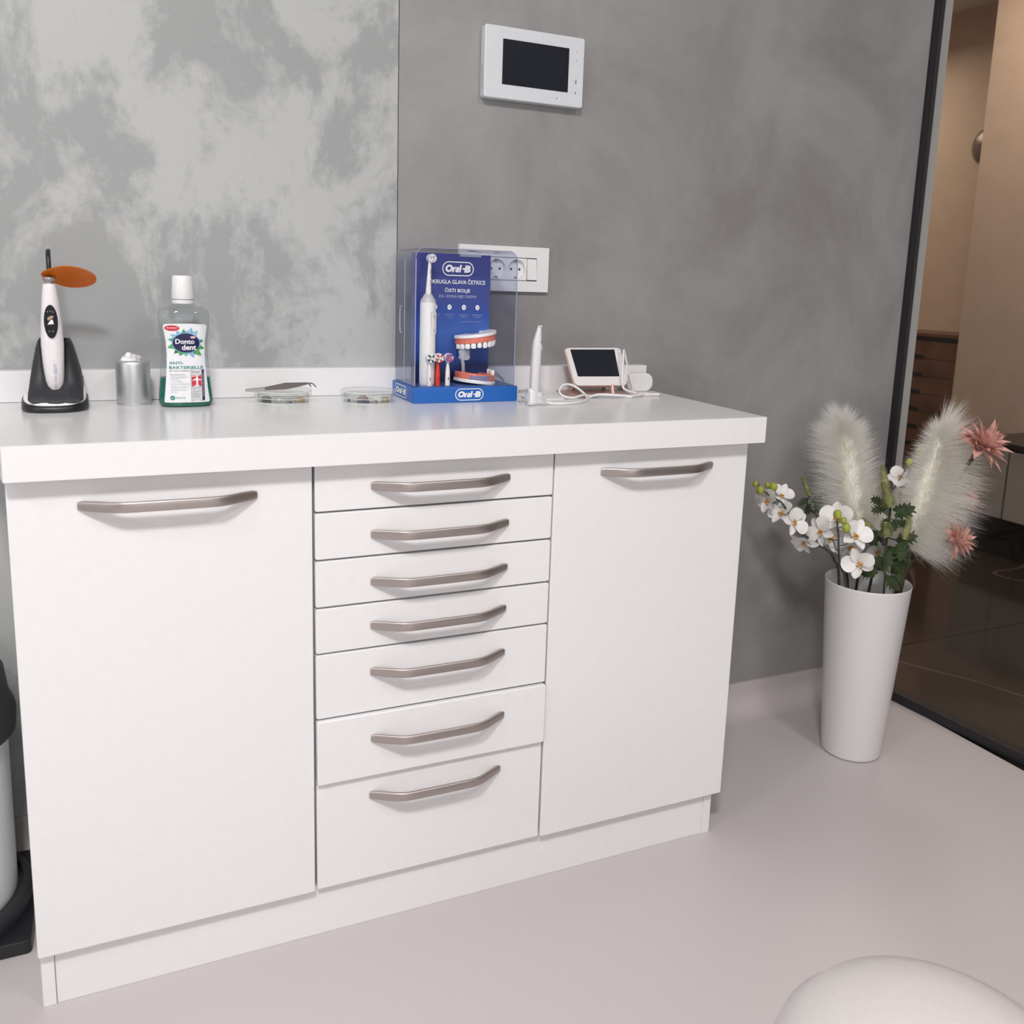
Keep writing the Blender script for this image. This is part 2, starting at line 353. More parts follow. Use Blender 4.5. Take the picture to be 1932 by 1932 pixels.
# wooden chest of drawers
M_wood = mat('brown_wood', (0.17, 0.085, 0.048), 0.5, var=0.35, scale=6)
ch = thing('drawer_chest', 'brown wooden chest of drawers with dark finger slots, far back in the hall', 'chest', (4.5, 2.3, 0))
B(4.37, 4.735, 1.7, 2.76, 0.0, 0.820).make('carcass', mat('dark_wood', (0.05, 0.028, 0.02), 0.5), ch)
B(4.34, 4.738, 1.68, 2.78, 0.846, 0.864).make('top_board', M_wood, ch)
B(4.365, 4.735, 1.70, 2.76, 0.818, 0.848).make('shadow_gap', M_frame, ch)
for k in range(8):
    z1 = 0.818 - k * 0.100
    d = B(4.352, 4.372, 1.7, 2.76, max(0.005, z1 - 0.097), z1).make('drawer', M_wood, ch, bevel=0.002)
    for yy in (2.47, 1.85):
        B(4.349, 4.357, yy - 0.060, yy + 0.060, max(0.01, z1 - 0.100), max(0.02, z1 - 0.078)).make('finger_slot', M_frame, d)
# round wall lamp
wl = thing('wall_lamp', 'dark metal dome wall lamp half hidden by the beige hall wall', 'lamp', (4.735, 2.472, 1.918))
G().ball((4.735, 2.472, 1.918), (0.055, 0.095, 0.105), 28, 18).make('shade', mat('dome_bronze', (0.20, 0.17, 0.15), 0.3, metal=0.6), wl)
G().tube([(4.7395, 2.472, 1.918), (4.70, 2.472, 1.918)], 0.04, 20).make('wall_mount', M_dsteel, wl)

# ---------------------------------------------------------------- cabinets
ZB, ZU = 0.0921, 0.8002
def handle(x0, x1, z, y, parent):
    """flat bow handle swept along x, ends meeting the front at y"""
    L_ = x1 - x0; hh, th = 0.0075, 0.0032
    pl = [(0, 0.0), (0.006, -0.003), (0.022, -0.0125), (0.036, -0.0205), (0.046, -0.0250), (0.056, -0.0272), (0.068, -0.0278)]
    path = [(x0 + a, y + b) for a, b in pl] + [(x0 + L_ * 0.5, y - 0.0282)] + [(x1 - a, y + b) for a, b in reversed(pl)]
    rings = []
    for i, p in enumerate(path):
        q0 = path[max(0, i - 1)]; q1 = path[min(len(path) - 1, i + 1)]
        t = Vector((q1[0] - q0[0], q1[1] - q0[1])).normalized(); n_ = Vector((t.y, -t.x))
        e = 0.74 if i in (0, len(path) - 1) else (0.95 if i in (1, len(path) - 2) else 1.0)
        ring = []
        for a, b in rrect(-th, th, -hh * e, hh * e, 0.0024, 3):
            ring.append((p[0] + n_.x * a, p[1] + n_.y * a, z + b))
        rings.append(ring)
    return G().loft(rings).make('handle', M_nick, parent, smooth=40, label='satin nickel bow handle')

def front(name, x0, x1, z0, z1, y, parent):
    g = G().prism(rrect(x0, x1, z0, z1, 0.003, 3), y, y + 0.0135, lambda a, b, c: (a, c, b))
    return g.make(name, M_lacq, parent, bevel=0.0012, seg=2)

cl = thing('base_cabinet', 'white base cabinet with one wide plain door, left of the drawers', 'cabinet', (0.2, 0.2, 0))
B(0.0205, 0.400, 0.016, 0.40, 0.0925, ZU).make('carcass', M_gap, cl)
B(0.0024, 0.0205, 0.0145, 0.40, 0.0, ZU).make('side_panel', M_lacq, cl, bevel=0.001)
dl = front('door', 0.001, 0.3995, ZB, 0.7990, 0.0, cl)
handle(0.086, 0.3185, 0.7585, 0.0, dl)

cd = thing('drawer_cabinet', 'white drawer cabinet with seven drawers in the middle of the row', 'cabinet', (0.6, 0.2, 0))
B(0.401, 0.8005, 0.016, 0.40, 0.0925, ZU).make('carcass', M_gap, cd)
zl = [0.7990, 0.7236, 0.6485, 0.5726, 0.4976, 0.3890, 0.2789, ZB]
hz = [0.7607, 0.6845, 0.6083, 0.5361, 0.4585, 0.3470, 0.2424]
for k in range(7):
    pr = (0, 0, 0, 0, 0, -0.006, 0.003)[k]
    d = front('drawer', 0.4035, 0.8005, zl[k + 1] + (0.0016 if k < 6 else 0), zl[k] - (0.0016 if k else 0), pr, cd)
    handle(0.490, 0.7195, hz[k], pr, d)

cr_ = thing('base_cabinet', 'white base cabinet with one plain door, right of the drawers beside the vase', 'cabinet', (1.0, 0.2, 0))
B(0.8015, 1.172, 0.016, 0.40, 0.0925, ZU).make('carcass', M_gap, cr_)
B(1.172, 1.1902, 0.0145, 0.40, 0.0, ZU).make('side_panel', M_lacq, cr_, bevel=0.001)
dr = front('door', 0.8035, 1.2005, ZB, 0.7990, 0.0, cr_)
handle(0.8915, 1.121, 0.7598, 0.0, dr)

pk = B(0.0212, 1.1714, 0.0165, 0.034, 0.0005, 0.100).make('plinth_board', M_lacq)
props(pk, 'long white plinth board at floor level under all three cabinets', 'plinth')

wt = thing('worktop', 'thick white laminate worktop lying across the three cabinets', 'worktop', (0.6, 0.2, ZU))
G().prism([(0.0017, -0.0255), (1.2160, -0.0255), (1.2215, YW - 0.001), (-0.095, YW - 0.001)], 0.8006, 0.8481).make('slab', M_top, wt, bevel=0.0012)
B(0.0017, 1.2163, -0.0267, -0.0257, 0.8008, 0.8478).make('front_edge', M_lacq, wt)
props(B(-0.088, 1.2225, 0.3935, YW - 0.001, 0.8485, 0.9011).make('upstand', M_lacq, bevel=0.001), 'long low white upstand strip along the wall at the back of the worktop', 'upstand')
ZT = 0.8481

# ---------------------------------------------------------------- wall fittings
mo = thing('video_intercom', 'white wall mounted video intercom with a dark screen', 'intercom', (0.93, YW, 1.42))
# face plane stands 22 mm off the wall
yf = YW - 0.022
G().prism(rrect(0.8200, 1.0375, 1.4275, 1.5615, 0.005), yf, YW - 0.0005, lambda a, b, c: (a, c, b)).make('housing', mat('intercom_white', (0.70, 0.73, 0.76), 0.3), mo, bevel=0.002)
G().prism(rrect(0.8575, 1.0022, 1.4545, 1.5385, 0.001), yf - 0.0006, yf + 0.004, lambda a, b, c: (a, c, b)).make('screen', M_screen, mo)
M_icon = mat('icon_blue', (0.16, 0.20, 0.45), 0.5)
for zz, M_, hh in ((1.5345, mat('icon_amber', (0.75, 0.52, 0.36), 0.5), 0.0022), (1.5175, mat('icon_grey', (0.5, 0.52, 0.56), 0.5), 0.0022), (1.4765, M_icon, 0.0038), (1.4555, M_icon, 0.002)):
    G().prism(rrect(1.0185, 1.0212, zz - hh, zz + hh, 0.0012, 3), yf - 0.0004, yf + 0.002, lambda a, b, c: (a, c, b)).make('touch_key', M_, mo)
G().prism(ell(0.978, 1.4405, 0.0011, 0.0011, 12), yf - 0.0004, yf + 0.002, lambda a, b, c: (a, c, b)).make('microphone_hole', M_soft, mo)
B(0.8194, 0.8212, yf + 0.006, yf + 0.013, 1.445, 1.490).make('side_buttons', M_lgrey, mo)

sk = thing('socket_plate', 'white plate with round power sockets and a switch behind the clear display case', 'socket', (0.88, YW, 1.05))
ys = YW - 0.010
# plate face as a frame round the inserts
g = G()
for x0, x1, z0, z1 in ((0.780, 0.7955, 1.0545, 1.1455), (0.9535, 0.9805, 1.0545, 1.1455), (0.7955, 0.9535, 1.0545, 1.0765), (0.7955, 0.9535, 1.1235, 1.1455)):
    g.box(x0, x1, ys, YW - 0.0005, z0, z1)
g.make('cover_plate', M_white, sk, merge=0.00001)
for xc in (0.8190, 0.8635, 0.9080):
    g = G(); r0 = 0.0195
    sq = [(xc + 0.0222 * max(-1, min(1, 1.42 * cos(2 * pi * k / 40))), 1.1 + 0.0222 * max(-1, min(1, 1.42 * sin(2 * pi * k / 40)))) for k in range(40)]
    ci = ell(xc, 1.1, r0, r0, 40); cb = ell(xc, 1.1, r0 * 0.93, r0 * 0.93, 40)
    y2 = ys + 0.0015
    g.loft([[(a, y2 + 0.006, b) for a, b in sq], [(a, y2, b) for a, b in sq], [(a, y2, b) for a, b in ci], [(a, YW - 0.0008, b) for a, b in cb]], cap0=False)
    so = g.make('socket_insert', M_white, sk, smooth=30)
    for dx in (-0.0095, 0.0095):
        G().prism(ell(xc + dx, 1.1, 0.0025, 0.0025, 14), YW - 0.0012, YW - 0.0009, lambda a, b, c: (a, c, b)).make('pin_hole', M_soft, so)
    for dz in (-0.0165, 0.0165):
        B(xc - 0.003, xc + 0.003, YW - 0.007, YW - 0.001, 1.1 + dz - 0.0012, 1.1 + dz + 0.0012).make('earth_clip', M_steel, so)
g = G().add([(x, y, z) for x in (0.9312, 0.9525) for y, z in ((YW - 0.001, 1.0785), (ys - 0.004, 1.0785), (ys, 1.1215), (YW - 0.001, 1.1215))],
            [(0, 1, 2, 3), (7, 6, 5, 4), (0, 4, 5, 1), (1, 5, 6, 2), (2, 6, 7, 3), (3, 7, 4, 0)])
g.make('switch_rocker', M_white, sk, bevel=0.0008)

# ---------------------------------------------------------------- curing lamp on its charger
cu = thing('curing_lamp', 'white cordless curing lamp with an orange shield, standing on a black charger', 'lamp', (0.05, 0.31, ZT))
def trap(w0, w1, y0, y1, r, n=6):
    """rounded trapezoid: width w0 at front y0, w1 at back y1"""
    P = rrect(-1, 1, -1, 1, r, n); yc, hy = (y0 + y1) / 2, (y1 - y0) / 2
    return [(0.0505 + a * (w0 + (w1 - w0) * (b + 1) / 2) / 2, yc + b * hy) for a, b in P]
def foot(sc_, zf, ze, n=44):
    # superellipse footprint; the top rises towards the back
    out = []
    for a, b in ell(0.0502, 0.312, 0.049 * sc_, 0.056 * sc_, n, 2.7): out.append((a, b, ZT + zf + ze * (b - 0.256)))
    return out
G().loft([foot(0.965, 0, 0), foot(1.0, 0.003, 0), foot(0.985, 0.008, 0.16), foot(0.93, 0.0105, 0.17)]).make('charger_base', M_black, cu, smooth=50)
G().loft([foot(0.93, 0.0095, 0.17), foot(0.915, 0.0145, 0.24), foot(0.86, 0.0165, 0.26)]).make('trim_band', M_white, cu, smooth=50)
# cradle: a horseshoe that leaves a trough for the handle
def cradle(z, hw, yfr, yb, gap):
    xc = 0.0525; dp = 0.020
    if gap < 0: gap = -gap; dp = -0.002
    return [(xc - hw, yb), (xc - hw, yfr + 0.012), (xc - hw + 0.005, yfr + 0.002), (xc - gap - 0.004, yfr), (xc - gap, yfr + dp * 0.2), (xc - gap * 0.8, yfr + dp * 0.7), (xc, yfr + dp),
            (xc + gap * 0.8, yfr + dp * 0.7), (xc + gap, yfr + dp * 0.2), (xc + gap + 0.004, yfr), (xc + hw - 0.005, yfr + 0.002), (xc + hw, yfr + 0.012), (xc + hw, yb), (xc, yb + 0.006)]
secs = [(0.0130, 0.0385, 0.2625, 0.352, -0.012), (0.0150, 0.0395, 0.2615, 0.352, -0.012), (0.0235, 0.0390, 0.268, 0.354, -0.012), (0.0255, 0.0380, 0.273, 0.354, 0.012), (0.040, 0.0365, 0.286, 0.354, 0.0150), (0.070, 0.0315, 0.296, 0.353, 0.0165), (0.095, 0.0270, 0.302, 0.351, 0.0172), (0.107, 0.0240, 0.307, 0.348, 0.0174), (0.1125, 0.0215, 0.314, 0.342, 0.0172)]
G().loft([[(a, b, ZT + z + (0.25 * (b - 0.256) * (1 - max(0, z - 0.02) / 0.0925))) for a, b in cradle(z, hw, y0, y1, gp_)] for z, hw, y0, y1, gp_ in secs]).make('cradle', M_soft, cu, smooth=45)
def csec(z, a, b, yc, xc=0.0508): return [(xc + p, yc + q, ZT + z) for p, q in ell(0, 0, a, b, 28, 2.2)]
hb = G().loft([csec(0.0245, 0.0120, 0.010, 0.302), csec(0.027, 0.0132, 0.012, 0.302), csec(0.060, 0.0152, 0.0145, 0.303), csec(0.105, 0.0168, 0.0165, 0.305), csec(0.130, 0.0158, 0.0160, 0.306), csec(0.150, 0.0143, 0.0148, 0.307), csec(0.175, 0.0122, 0.0130, 0.308), csec(0.195, 0.0100, 0.0105, 0.310), csec(0.1995, 0.0088, 0.009, 0.310)]).make('handpiece', mat('lamp_white', (0.80, 0.77, 0.78), 0.22), cu, smooth=60)
yq = lambda z: 0.305 - 0.0163 + (z - 0.105) * 0.05
G().prism(ell(0.0512, 0.141, 0.0112, 0.0278, 36), -0.0012, 0.004, lambda a, b, c: (a, yq(b) + c + ((a - 0.0512) ** 2) * 26, ZT + b)).make('oval_rim', M_white, hb)
M_ctl = mat('control_black', (0.012, 0.012, 0.015), 0.45, spec=0.2)
op = G().prism(ell(0.0512, 0.141, 0.0100, 0.0262, 36), -0.0022, 0.003, lambda a, b, c: (a, yq(b) + c + ((a - 0.0512) ** 2) * 26, ZT + b)).make('control_panel', M_ctl, hb)
fl = lambda d: (lambda a, b: (a, yq(b) - 0.0022 - d + ((a - 0.0512) ** 2) * 26, ZT + b))
flat([[(0.0468, 0.1425), (0.0545, 0.1465), (0.0552, 0.1500), (0.0512, 0.1502), (0.0465, 0.1470)]], fl(0.0004), 'display', mat('display_tan', (0.42, 0.30, 0.20), 0.4), hb)
flat([[(0.0462, 0.1365), (0.0552, 0.1372), (0.0540, 0.1440), (0.0512, 0.1440)]], fl(0.0006), 'display', M_print, hb)
for a, b in ((0.0470, 0.1565), (0.0512, 0.1572), (0.0548, 0.1560), (0.0485, 0.1260), (0.0535, 0.1262)):
    flat([ell(a, b, 0.0012, 0.0010, 10)], fl(0.0004), 'button', mat('button_grey', (0.22, 0.22, 0.24), 0.3), hb)
tf = lambda rot: (lambda a, b: (0.0535 + b, 0.302 - 0.0150 + ((b) ** 2) * 30 - 0.0012, ZT + 0.075 - a))
text('LITE', (0.0, 0.016, -0.0022, 0.0022), tf(0), 'lettering', mat('lavender_print', (0.35, 0.36, 0.70), 0.5), hb, 0.01, 0.3)
text('CE', (0.032, 0.0405, -0.0024, 0.0024), tf(0), 'lettering', M_greyp, hb, 0.01)
text('max', (0.0185, 0.028, -0.0014, 0.0014), tf(0), 'lettering', M_greyp, hb)
G().lathe((0.0510, 0.310, ZT), [(0.0066, 0.198), (0.0066, 0.203), (0.0088, 0.2045), (0.0098, 0.2065), (0.0098, 0.2085), (0.0086, 0.2100), (0.006, 0.2105)], 28).make('neck_ring', mat('ring_grey', (0.36, 0.33, 0.33), 0.35, metal=0.5), cu, smooth=50)
g = G(); O_ = Vector((0.0798, 0.308, ZT + 0.2112)); ua = Vector((0.0395, 0, -0.0030)); va = Vector((0.002, -0.034, 0.0165)); nn = ua.cross(va).normalized()
pts = []
for k in range(56):
    t = 2 * pi * k / 56; rr = 1.0 if cos(t) > -0.6 else 1.0
    pts.append(O_ + ua * cos(t) + va * sin(t) * (1 - 0.34 * max(0, -cos(t)) ** 1.5))
g.loft([[p - nn * 0.0008 for p in pts], [p + nn * 0.0008 for p in pts]])
g.make('light_shield', M_orange, cu, label='orange transparent shield')
G().tube(arc([(0.0513, 0.312, ZT + 0.209), (0.0514, 0.316, ZT + 0.232), (0.0510, 0.322, ZT + 0.245), (0.0508, 0.333, ZT + 0.251)], 6), 0.0036, 14).make('light_guide', M_black, cu, smooth=50)
G().tube([(0.0508, 0.333, ZT + 0.251), (0.0508, 0.339, ZT + 0.2535)], 0.0038, 14).make('guide_tip', M_lgrey, cu, smooth=50)

# ---------------------------------------------------------------- cotton dispenser
cn = thing('cotton_dispenser', 'silver metal canister holding cotton wool, beside the green mouthwash bottle', 'canister', (0.168, 0.340, ZT))
G().lathe((0.168, 0.340, ZT), [(0.0265, 0.0), (0.0272, 0.002), (0.0272, 0.004), (0.0266, 0.0046), (0.0272, 0.0055), (0.0272, 0.070), (0.0262, 0.0735), (0.024, 0.0752), (0.015, 0.0752), (0.0145, 0.062), (0.0001, 0.062)], 48, True, True).make('can', M_alu, cn, smooth=40)
ct = thing('cotton_roll', 'white cotton wool tuft sticking out of the silver canister', 'cotton', (0.168, 0.340, ZT + 0.066))
g = G(); rnd = random.Random(3)
for k in range(9):
    a = rnd.uniform(0, 6.28); r = rnd.uniform(0, 0.009)
    g.ball((0.168 + r * cos(a) * 1.3 - 0.001, 0.340 + r * sin(a), ZT + 0.073 + rnd.uniform(-0.004, 0.005)), (rnd.uniform(0.005, 0.009), rnd.uniform(0.005, 0.008), rnd.uniform(0.004, 0.007)), 12, 8)
g.ball((0.1625, 0.339, ZT + 0.082), (0.006, 0.006, 0.007), 12, 8)
g.make('cotton_tuft', M_cotton, ct, smooth=80)
g = G()
for k in range(260):
    a = rnd.uniform(0, 6.28); r = 0.012 * math.sqrt(rnd.random()); p = Vector((0.167 + r * cos(a) * 1.2, 0.340 + r * sin(a), ZT + 0.078 + 0.006 * (1 - r / 0.012)))
    d = Vector((cos(a) * 0.6, sin(a) * 0.6, 1)).normalized() * rnd.uniform(0.002, 0.006); s_ = Vector((0.0003, 0, 0))
    g.add([p - s_, p + s_, p + d], [(0, 1, 2)])
g.make('loose_fibres', M_cotton, ct, smooth=0, fixn=False, kind='stuff')

# ---------------------------------------------------------------- mouthwash bottle
bo = thing('mouthwash_bottle', 'clear mouthwash bottle with a white cap and green liquid at the bottom', 'bottle', (0.2492, 0.31, ZT))
bx, by = 0.2494, 0.310
bprof = [(0.0, 0.0385, 0.0215), (0.0035, 0.0432, 0.0245), (0.010, 0.0444, 0.0255), (0.030, 0.0428, 0.025), (0.050, 0.0406, 0.0245), (0.083, 0.0370, 0.0235), (0.108, 0.0366, 0.0235), (0.134, 0.0397, 0.0245), (0.152, 0.0408, 0.025), (0.158, 0.0402, 0.0245), (0.1625, 0.0365, 0.0225), (0.1665, 0.0285, 0.0195), (0.169, 0.0190, 0.0165), (0.171, 0.0150, 0.0150), (0.176, 0.0145, 0.0145)]
def bsec(z, sh=0.0):
    for i in range(len(bprof) - 1):
        a, b = bprof[i], bprof[i + 1]
        if a[0] <= z <= b[0]:
            t = (z - a[0]) / (b[0] - a[0]); return a[1] + (b[1] - a[1]) * t - sh, a[2] + (b[2] - a[2]) * t - sh
    return bprof[-1][1] - sh, bprof[-1][2] - sh
def bring(z, w_, d_): return [(bx + p, by + q, ZT + z) for p, q in ell(0, 0, w_, d_, 48, 2.6)]
G().loft([bring(z, w_, d_) for z, w_, d_ in bprof], True, False).make('shell', M_clear, bo, smooth=60)
zs = [0.0015, 0.004, 0.010, 0.030, 0.0490]
G().loft([bring(z, *bsec(z, 0.0012)) for z in zs]).make('liquid', mat('green_liquid', (0.004, 0.16, 0.105), 0.15, spec=0.6), bo, smooth=50)
G().lathe((bx - 0.0002, by, ZT), [(0.0172, 0.1725), (0.0180, 0.174), (0.0178, 0.1785)], 40).make('safety_ring', M_white, bo, smooth=40)
G().lathe((bx - 0.0002, by, ZT), [(0.0168, 0.1785), (0.0168, 0.1802)], 40).make('cap_gap', M_greyp, bo, smooth=40)
G().lathe((bx - 0.0002, by, ZT), [(0.0176, 0.1800), (0.0182, 0.1815), (0.0158, 0.2170), (0.0148, 0.2185), (0.012, 0.2188)], 40).make('cap', M_white, bo, smooth=40)
def bfront(x, z, off):
    w_, d_ = bsec(max(0.0, z)); t = min(0.999, abs((x - bx) / w_)); return (x, by - d_ * (1 - t ** 2.6) ** (1 / 2.6) - off, ZT + z)
bf = lambda off: (lambda x, z: bfront(x, z, off))
# label outline: narrow waist, flared foot
lz = [(0.0085, 0.0350), (0.0100, 0.0358), (0.012, 0.0360), (0.03, 0.0340), (0.05, 0.0322), (0.07, 0.0306), (0.09, 0.0300), (0.11, 0.0308), (0.125, 0.0328), (0.134, 0.0345), (0.1375, 0.0338), (0.1390, 0.0315)]
g = G(); rows = []
for z, h_ in lz:
    rows.append([bfront(bx + 0.0005 + h_ * (k / 8 - 1), z + (0.0012 * (1 - (k / 8 - 1) ** 2) if z > 0.13 else 0), 0.0004) for k in range(17)])
for r_ in rows: pass
g.loft(rows, closed=False)
lb = g.make('front_label', mat('label_white', (0.82, 0.83, 0.85), 0.45), bo, fixn=False)
def leafpoly(cx, cy, ang, ln, wd, n=8):
    out = []
    for k in range(2 * n):
        t = k / n if k <= n else 2 - k / n; s_ = 1 if k < n else -1
        a = t * ln; b = s_ * wd * sin(pi * min(1, t) ** 0.8) * (1 + 0.12 * (k % 2))
        out.append((cx + a * cos(ang) - b * sin(ang), cy + a * sin(ang) + b * cos(ang)))
    return out
ex, ez = 0.2506, 0.1082
for a, ln, wd, M_ in ((100, 0.026, 0.006, M_mint), (70, 0.0295, 0.007, M_sky), (48, 0.030, 0.0065, M_sky), (128, 0.028, 0.006, M_sky), (150, 0.029, 0.006, M_sky), (168, 0.030, 0.0055, M_mint), (195, 0.031, 0.0065, M_green), (222, 0.027, 0.006, M_green), (243, 0.026, 0.0075, M_green), (268, 0.025, 0.006, M_mint), (295, 0.030, 0.0055, M_sky), (318, 0.033, 0.0065, M_green), (342, 0.031, 0.0065, M_green), (8, 0.029, 0.0065, M_mint)):
    t = math.radians(a); flat([leafpoly(ex, ez, t, ln * (0.98 if abs(cos(t)) > .7 else 0.92), wd)], bf(0.0008), 'leaf_motif', M_, lb)
flat([ell(ex, ez, 0.0220, 0.0168, 40)], bf(0.0011), 'logo_rim', M_sky, lb)
flat([ell(ex, ez, 0.0212, 0.0160, 40)], bf(0.0014), 'logo_oval', M_navy, lb)
text('Donto', (0.2335, 0.2635, 0.1068, 0.1148), bf(0.0017), 'lettering', M_print, lb, 0.025)
text('dent', (0.2435, 0.2663, 0.0965, 0.1055), bf(0.0017), 'lettering', M_print, lb, 0.025)
flat([ell(0.2615, 0.1178, 0.0045, 0.0022, 14)], bf(0.0017), 'emblem', mat('emblem_pink', (0.75, 0.45, 0.45), 0.5), lb)
flat([ell(0.2290, 0.1327, 0.0117, 0.0046, 24)], bf(0.0012), 'red_badge', M_red, lb)
text('Ohne Alkohol*', (0.2205, 0.2375, 0.1320, 0.1345), bf(0.0015), 'lettering', M_print, lb, 0.012)
text('ANTI-', (0.2229, 0.2455, 0.0724, 0.0773), bf(0.0008), 'lettering', M_teal, lb, 0.02)
text('BAKTERIELLE', (0.2227, 0.2765, 0.0650, 0.0698), bf(0.0008), 'lettering', M_teal, lb, 0.02)
text('MUNDHYGIENE', (0.2227, 0.2545, 0.0605, 0.0630), bf(0.0008), 'lettering', M_greyp, lb, 0.012)
text('MUNDSPÜLUNG', (0.2240, 0.2470, 0.0545, 0.0568), bf(0.0008), 'lettering', M_greyp, lb, 0.015)
for s_, x1, z in (('Anti-bakteriellem', 0.2495, 0.0500), ('Zahnbelag', 0.2390, 0.0462), ('vorzubeugen', 0.2425, 0.0428), ('Reduziert Mundgeruch', 0.2545, 0.0382), ('Schützt vor Plaque', 0.2510, 0.0332), ('Mit frischem Minz-', 0.2490, 0.0287), ('Aroma', 0.2340, 0.0256)):
    text(s_, (0.2243, x1, z, z + 0.0021), bf(0.0008), 'lettering', M_greyp, lb)
for z in (0.0528, 0.0415, 0.0365, 0.0318): flat([[(0.2243, z), (0.2540, z), (0.2540, z + 0.0002), (0.2243, z + 0.0002)]], bf(0.0008), 'rule_line', M_lgrey, lb)
flat([ell(0.2264, 0.0165, 0.0038, 0.0038, 24)], bf(0.0008), 'green_dot', M_teal, lb)
text('6x', (0.2245, 0.2283, 0.0152, 0.0178), bf(0.0011), 'lettering', M_print, lb, 0.01)
text('SCHUTZ', (0.2305, 0.2468, 0.0150, 0.0180), bf(0.0008), 'lettering', M_teal, lb)
flat([[(0.2560, 0.0105), (0.2742, 0.0108), (0.2742, 0.0636), (0.2560, 0.0636)]], bf(0.0008), 'test_seal', M_greyp, lb)
flat([[(0.2566, 0.0112), (0.2737, 0.0114), (0.2737, 0.0630), (0.2566, 0.0630)]], bf(0.0010), 'test_seal', mat('seal_grey', (0.62, 0.62, 0.63), 0.5), lb)
flat([[(0.2740, 0.0115), (0.2780, 0.0118), (0.2776, 0.0636), (0.2742, 0.0636)]], bf(0.0010), 'navy_strip', M_navy, lb)
flat([[(0.2574, 0.0355), (0.2730, 0.0355), (0.2730, 0.0543), (0.2574, 0.0543)]], bf(0.0012), 'seal_red_field', M_red, lb)
flat([[(0.2590, 0.0465), (0.2645, 0.0495), (0.2652, 0.0543), (0.2676, 0.0543), (0.2676, 0.0478), (0.2730, 0.0474), (0.2730, 0.0457), (0.2676, 0.0459), (0.2676, 0.0355), (0.2645, 0.0355), (0.2645, 0.0459), (0.2590, 0.0452)]], bf(0.0014), 'seal_sign', M_print, lb)
text('Stiftung', (0.2576, 0.2700, 0.0585, 0.0615), bf(0.0012), 'lettering', M_greyp, lb, 0.01)
text('test', (0.2576, 0.2640, 0.0517, 0.0537), bf(0.0014), 'lettering', M_print, lb, 0.01)
text('SEHR GUT', (0.2578, 0.2715, 0.0325, 0.0345), bf(0.0012), 'lettering', M_greyp, lb)
for z, x1 in ((0.030, 0.262), (0.0265, 0.271), (0.0235, 0.268), (0.0205, 0.272), (0.0175, 0.270)):
    flat([[(0.2580, z), (x1, z), (x1, z + 0.0008), (0.2580, z + 0.0008)]], bf(0.0012), 'small_print', M_greyp, lb)
for k in range(12): flat([[(0.2752, 0.019 + k * 0.0034), (0.2766, 0.019 + k * 0.0034), (0.2766, 0.0208 + k * 0.0034), (0.2752, 0.0208 + k * 0.0034)]], bf(0.0012), 'strip_letter', M_lgrey, lb)

# ---------------------------------------------------------------- two petri dishes with small metal pieces, tweezers
def dish(x, y, label, bits):
    d = thing('petri_dish', label, 'dish', (x, y, ZT), 'petri dishes on the worktop')
    G().lathe((x, y, ZT), [(0.044, 0.0), (0.0455, 0.0012), (0.0455, 0.0150), (0.0442, 0.0150), (0.0442, 0.0018), (0.0001, 0.0016)], 56, True, False).make('dish_bottom', M_dish, d, smooth=40)
    G().lathe((x, y, ZT), [(0.0478, 0.0090), (0.0500, 0.0090), (0.0505, 0.0205), (0.0490, 0.0218), (0.0470, 0.0222), (0.0440, 0.0214), (0.0001, 0.0214)], 56, False, False).make('dish_lid', M_dish, d, smooth=40)
    for r_, z_, w_ in ((0.0503, 0.0205, 0.0007), (0.0497, 0.0092, 0.0005), (0.0448, 0.0008, 0.0008)):
        G().tube([(x + r_ * cos(2 * pi * k / 64), y + r_ * sin(2 * pi * k / 64), ZT + z_) for k in range(65)], w_, 6).make('dish_rim', mat('rim_milky', (0.72, 0.75, 0.72), 0.2), d)
    gold = mat('gold_tone', (0.55, 0.42, 0.22), 0.4, metal=0.6); brown = mat('brown_tone', (0.22, 0.14, 0.12), 0.45, metal=0.3)
    PIECES = {11: ((-0.032, -0.016, 0.008, 0.0035, 0.0045, M_soft, 'black'), (-0.029, 0.004, 0.009, 0.0035, 0.0080, M_dsteel, 'dark steel'), (-0.008, -0.004, 0.004, 0.003, 0.006, M_white2, 'white'), (0.004, -0.034, 0.0065, 0.0025, 0.0030, M_dsteel, 'thin grey'), (0.026, -0.016, 0.009, 0.005, 0.0075, gold, 'pale gold')),
              23: ((-0.038, -0.006, 0.002, 0.002, 0.005, M_soft, 'tiny black'), (-0.017, -0.030, 0.012, 0.003, 0.0045, M_navy, 'long dark blue'), (-0.012, -0.006, 0.010, 0.0035, 0.0095, brown, 'brown'), (0.004, -0.030, 0.005, 0.004, 0.0045, M_steel, 'bright steel'), (0.014, -0.012, 0.008, 0.0045, 0.0080, M_white2, 'white'), (0.028, -0.014, 0.007, 0.005, 0.0080, gold, 'gold'))}
    for dx, dy, l_, w_, h_, M_, word in PIECES[bits]:
        g = G(); P = [(x + dx + p, y + dy + q) for p, q in rrect(-l_, l_, -w_, w_, w_ * 0.7, 3)]
        g.loft([[(p, q, ZT + 0.0019) for p, q in P], [(p, q, ZT + 0.0019 + h_ * 0.6) for p, q in P], [(x + dx + (p - x - dx) * 0.5, y + dy + (q - y - dy) * 0.5, ZT + 0.0019 + h_) for p, q in P]])
        props(g.make('dental_attachment', M_, None, smooth=30), '%s dental piece lying in the petri dish %s' % (word, 'under the tweezers' if bits == 11 else 'beside the display case'), 'attachment', 'small pieces in the %s petri dish' % ('left' if bits == 11 else 'right'))
    return d
dish(0.4165, 0.333, 'round clear petri dish under the steel tweezers', 11)
dish(0.5665, 0.306, 'round clear petri dish beside the blue display case, nothing on its lid', 23)
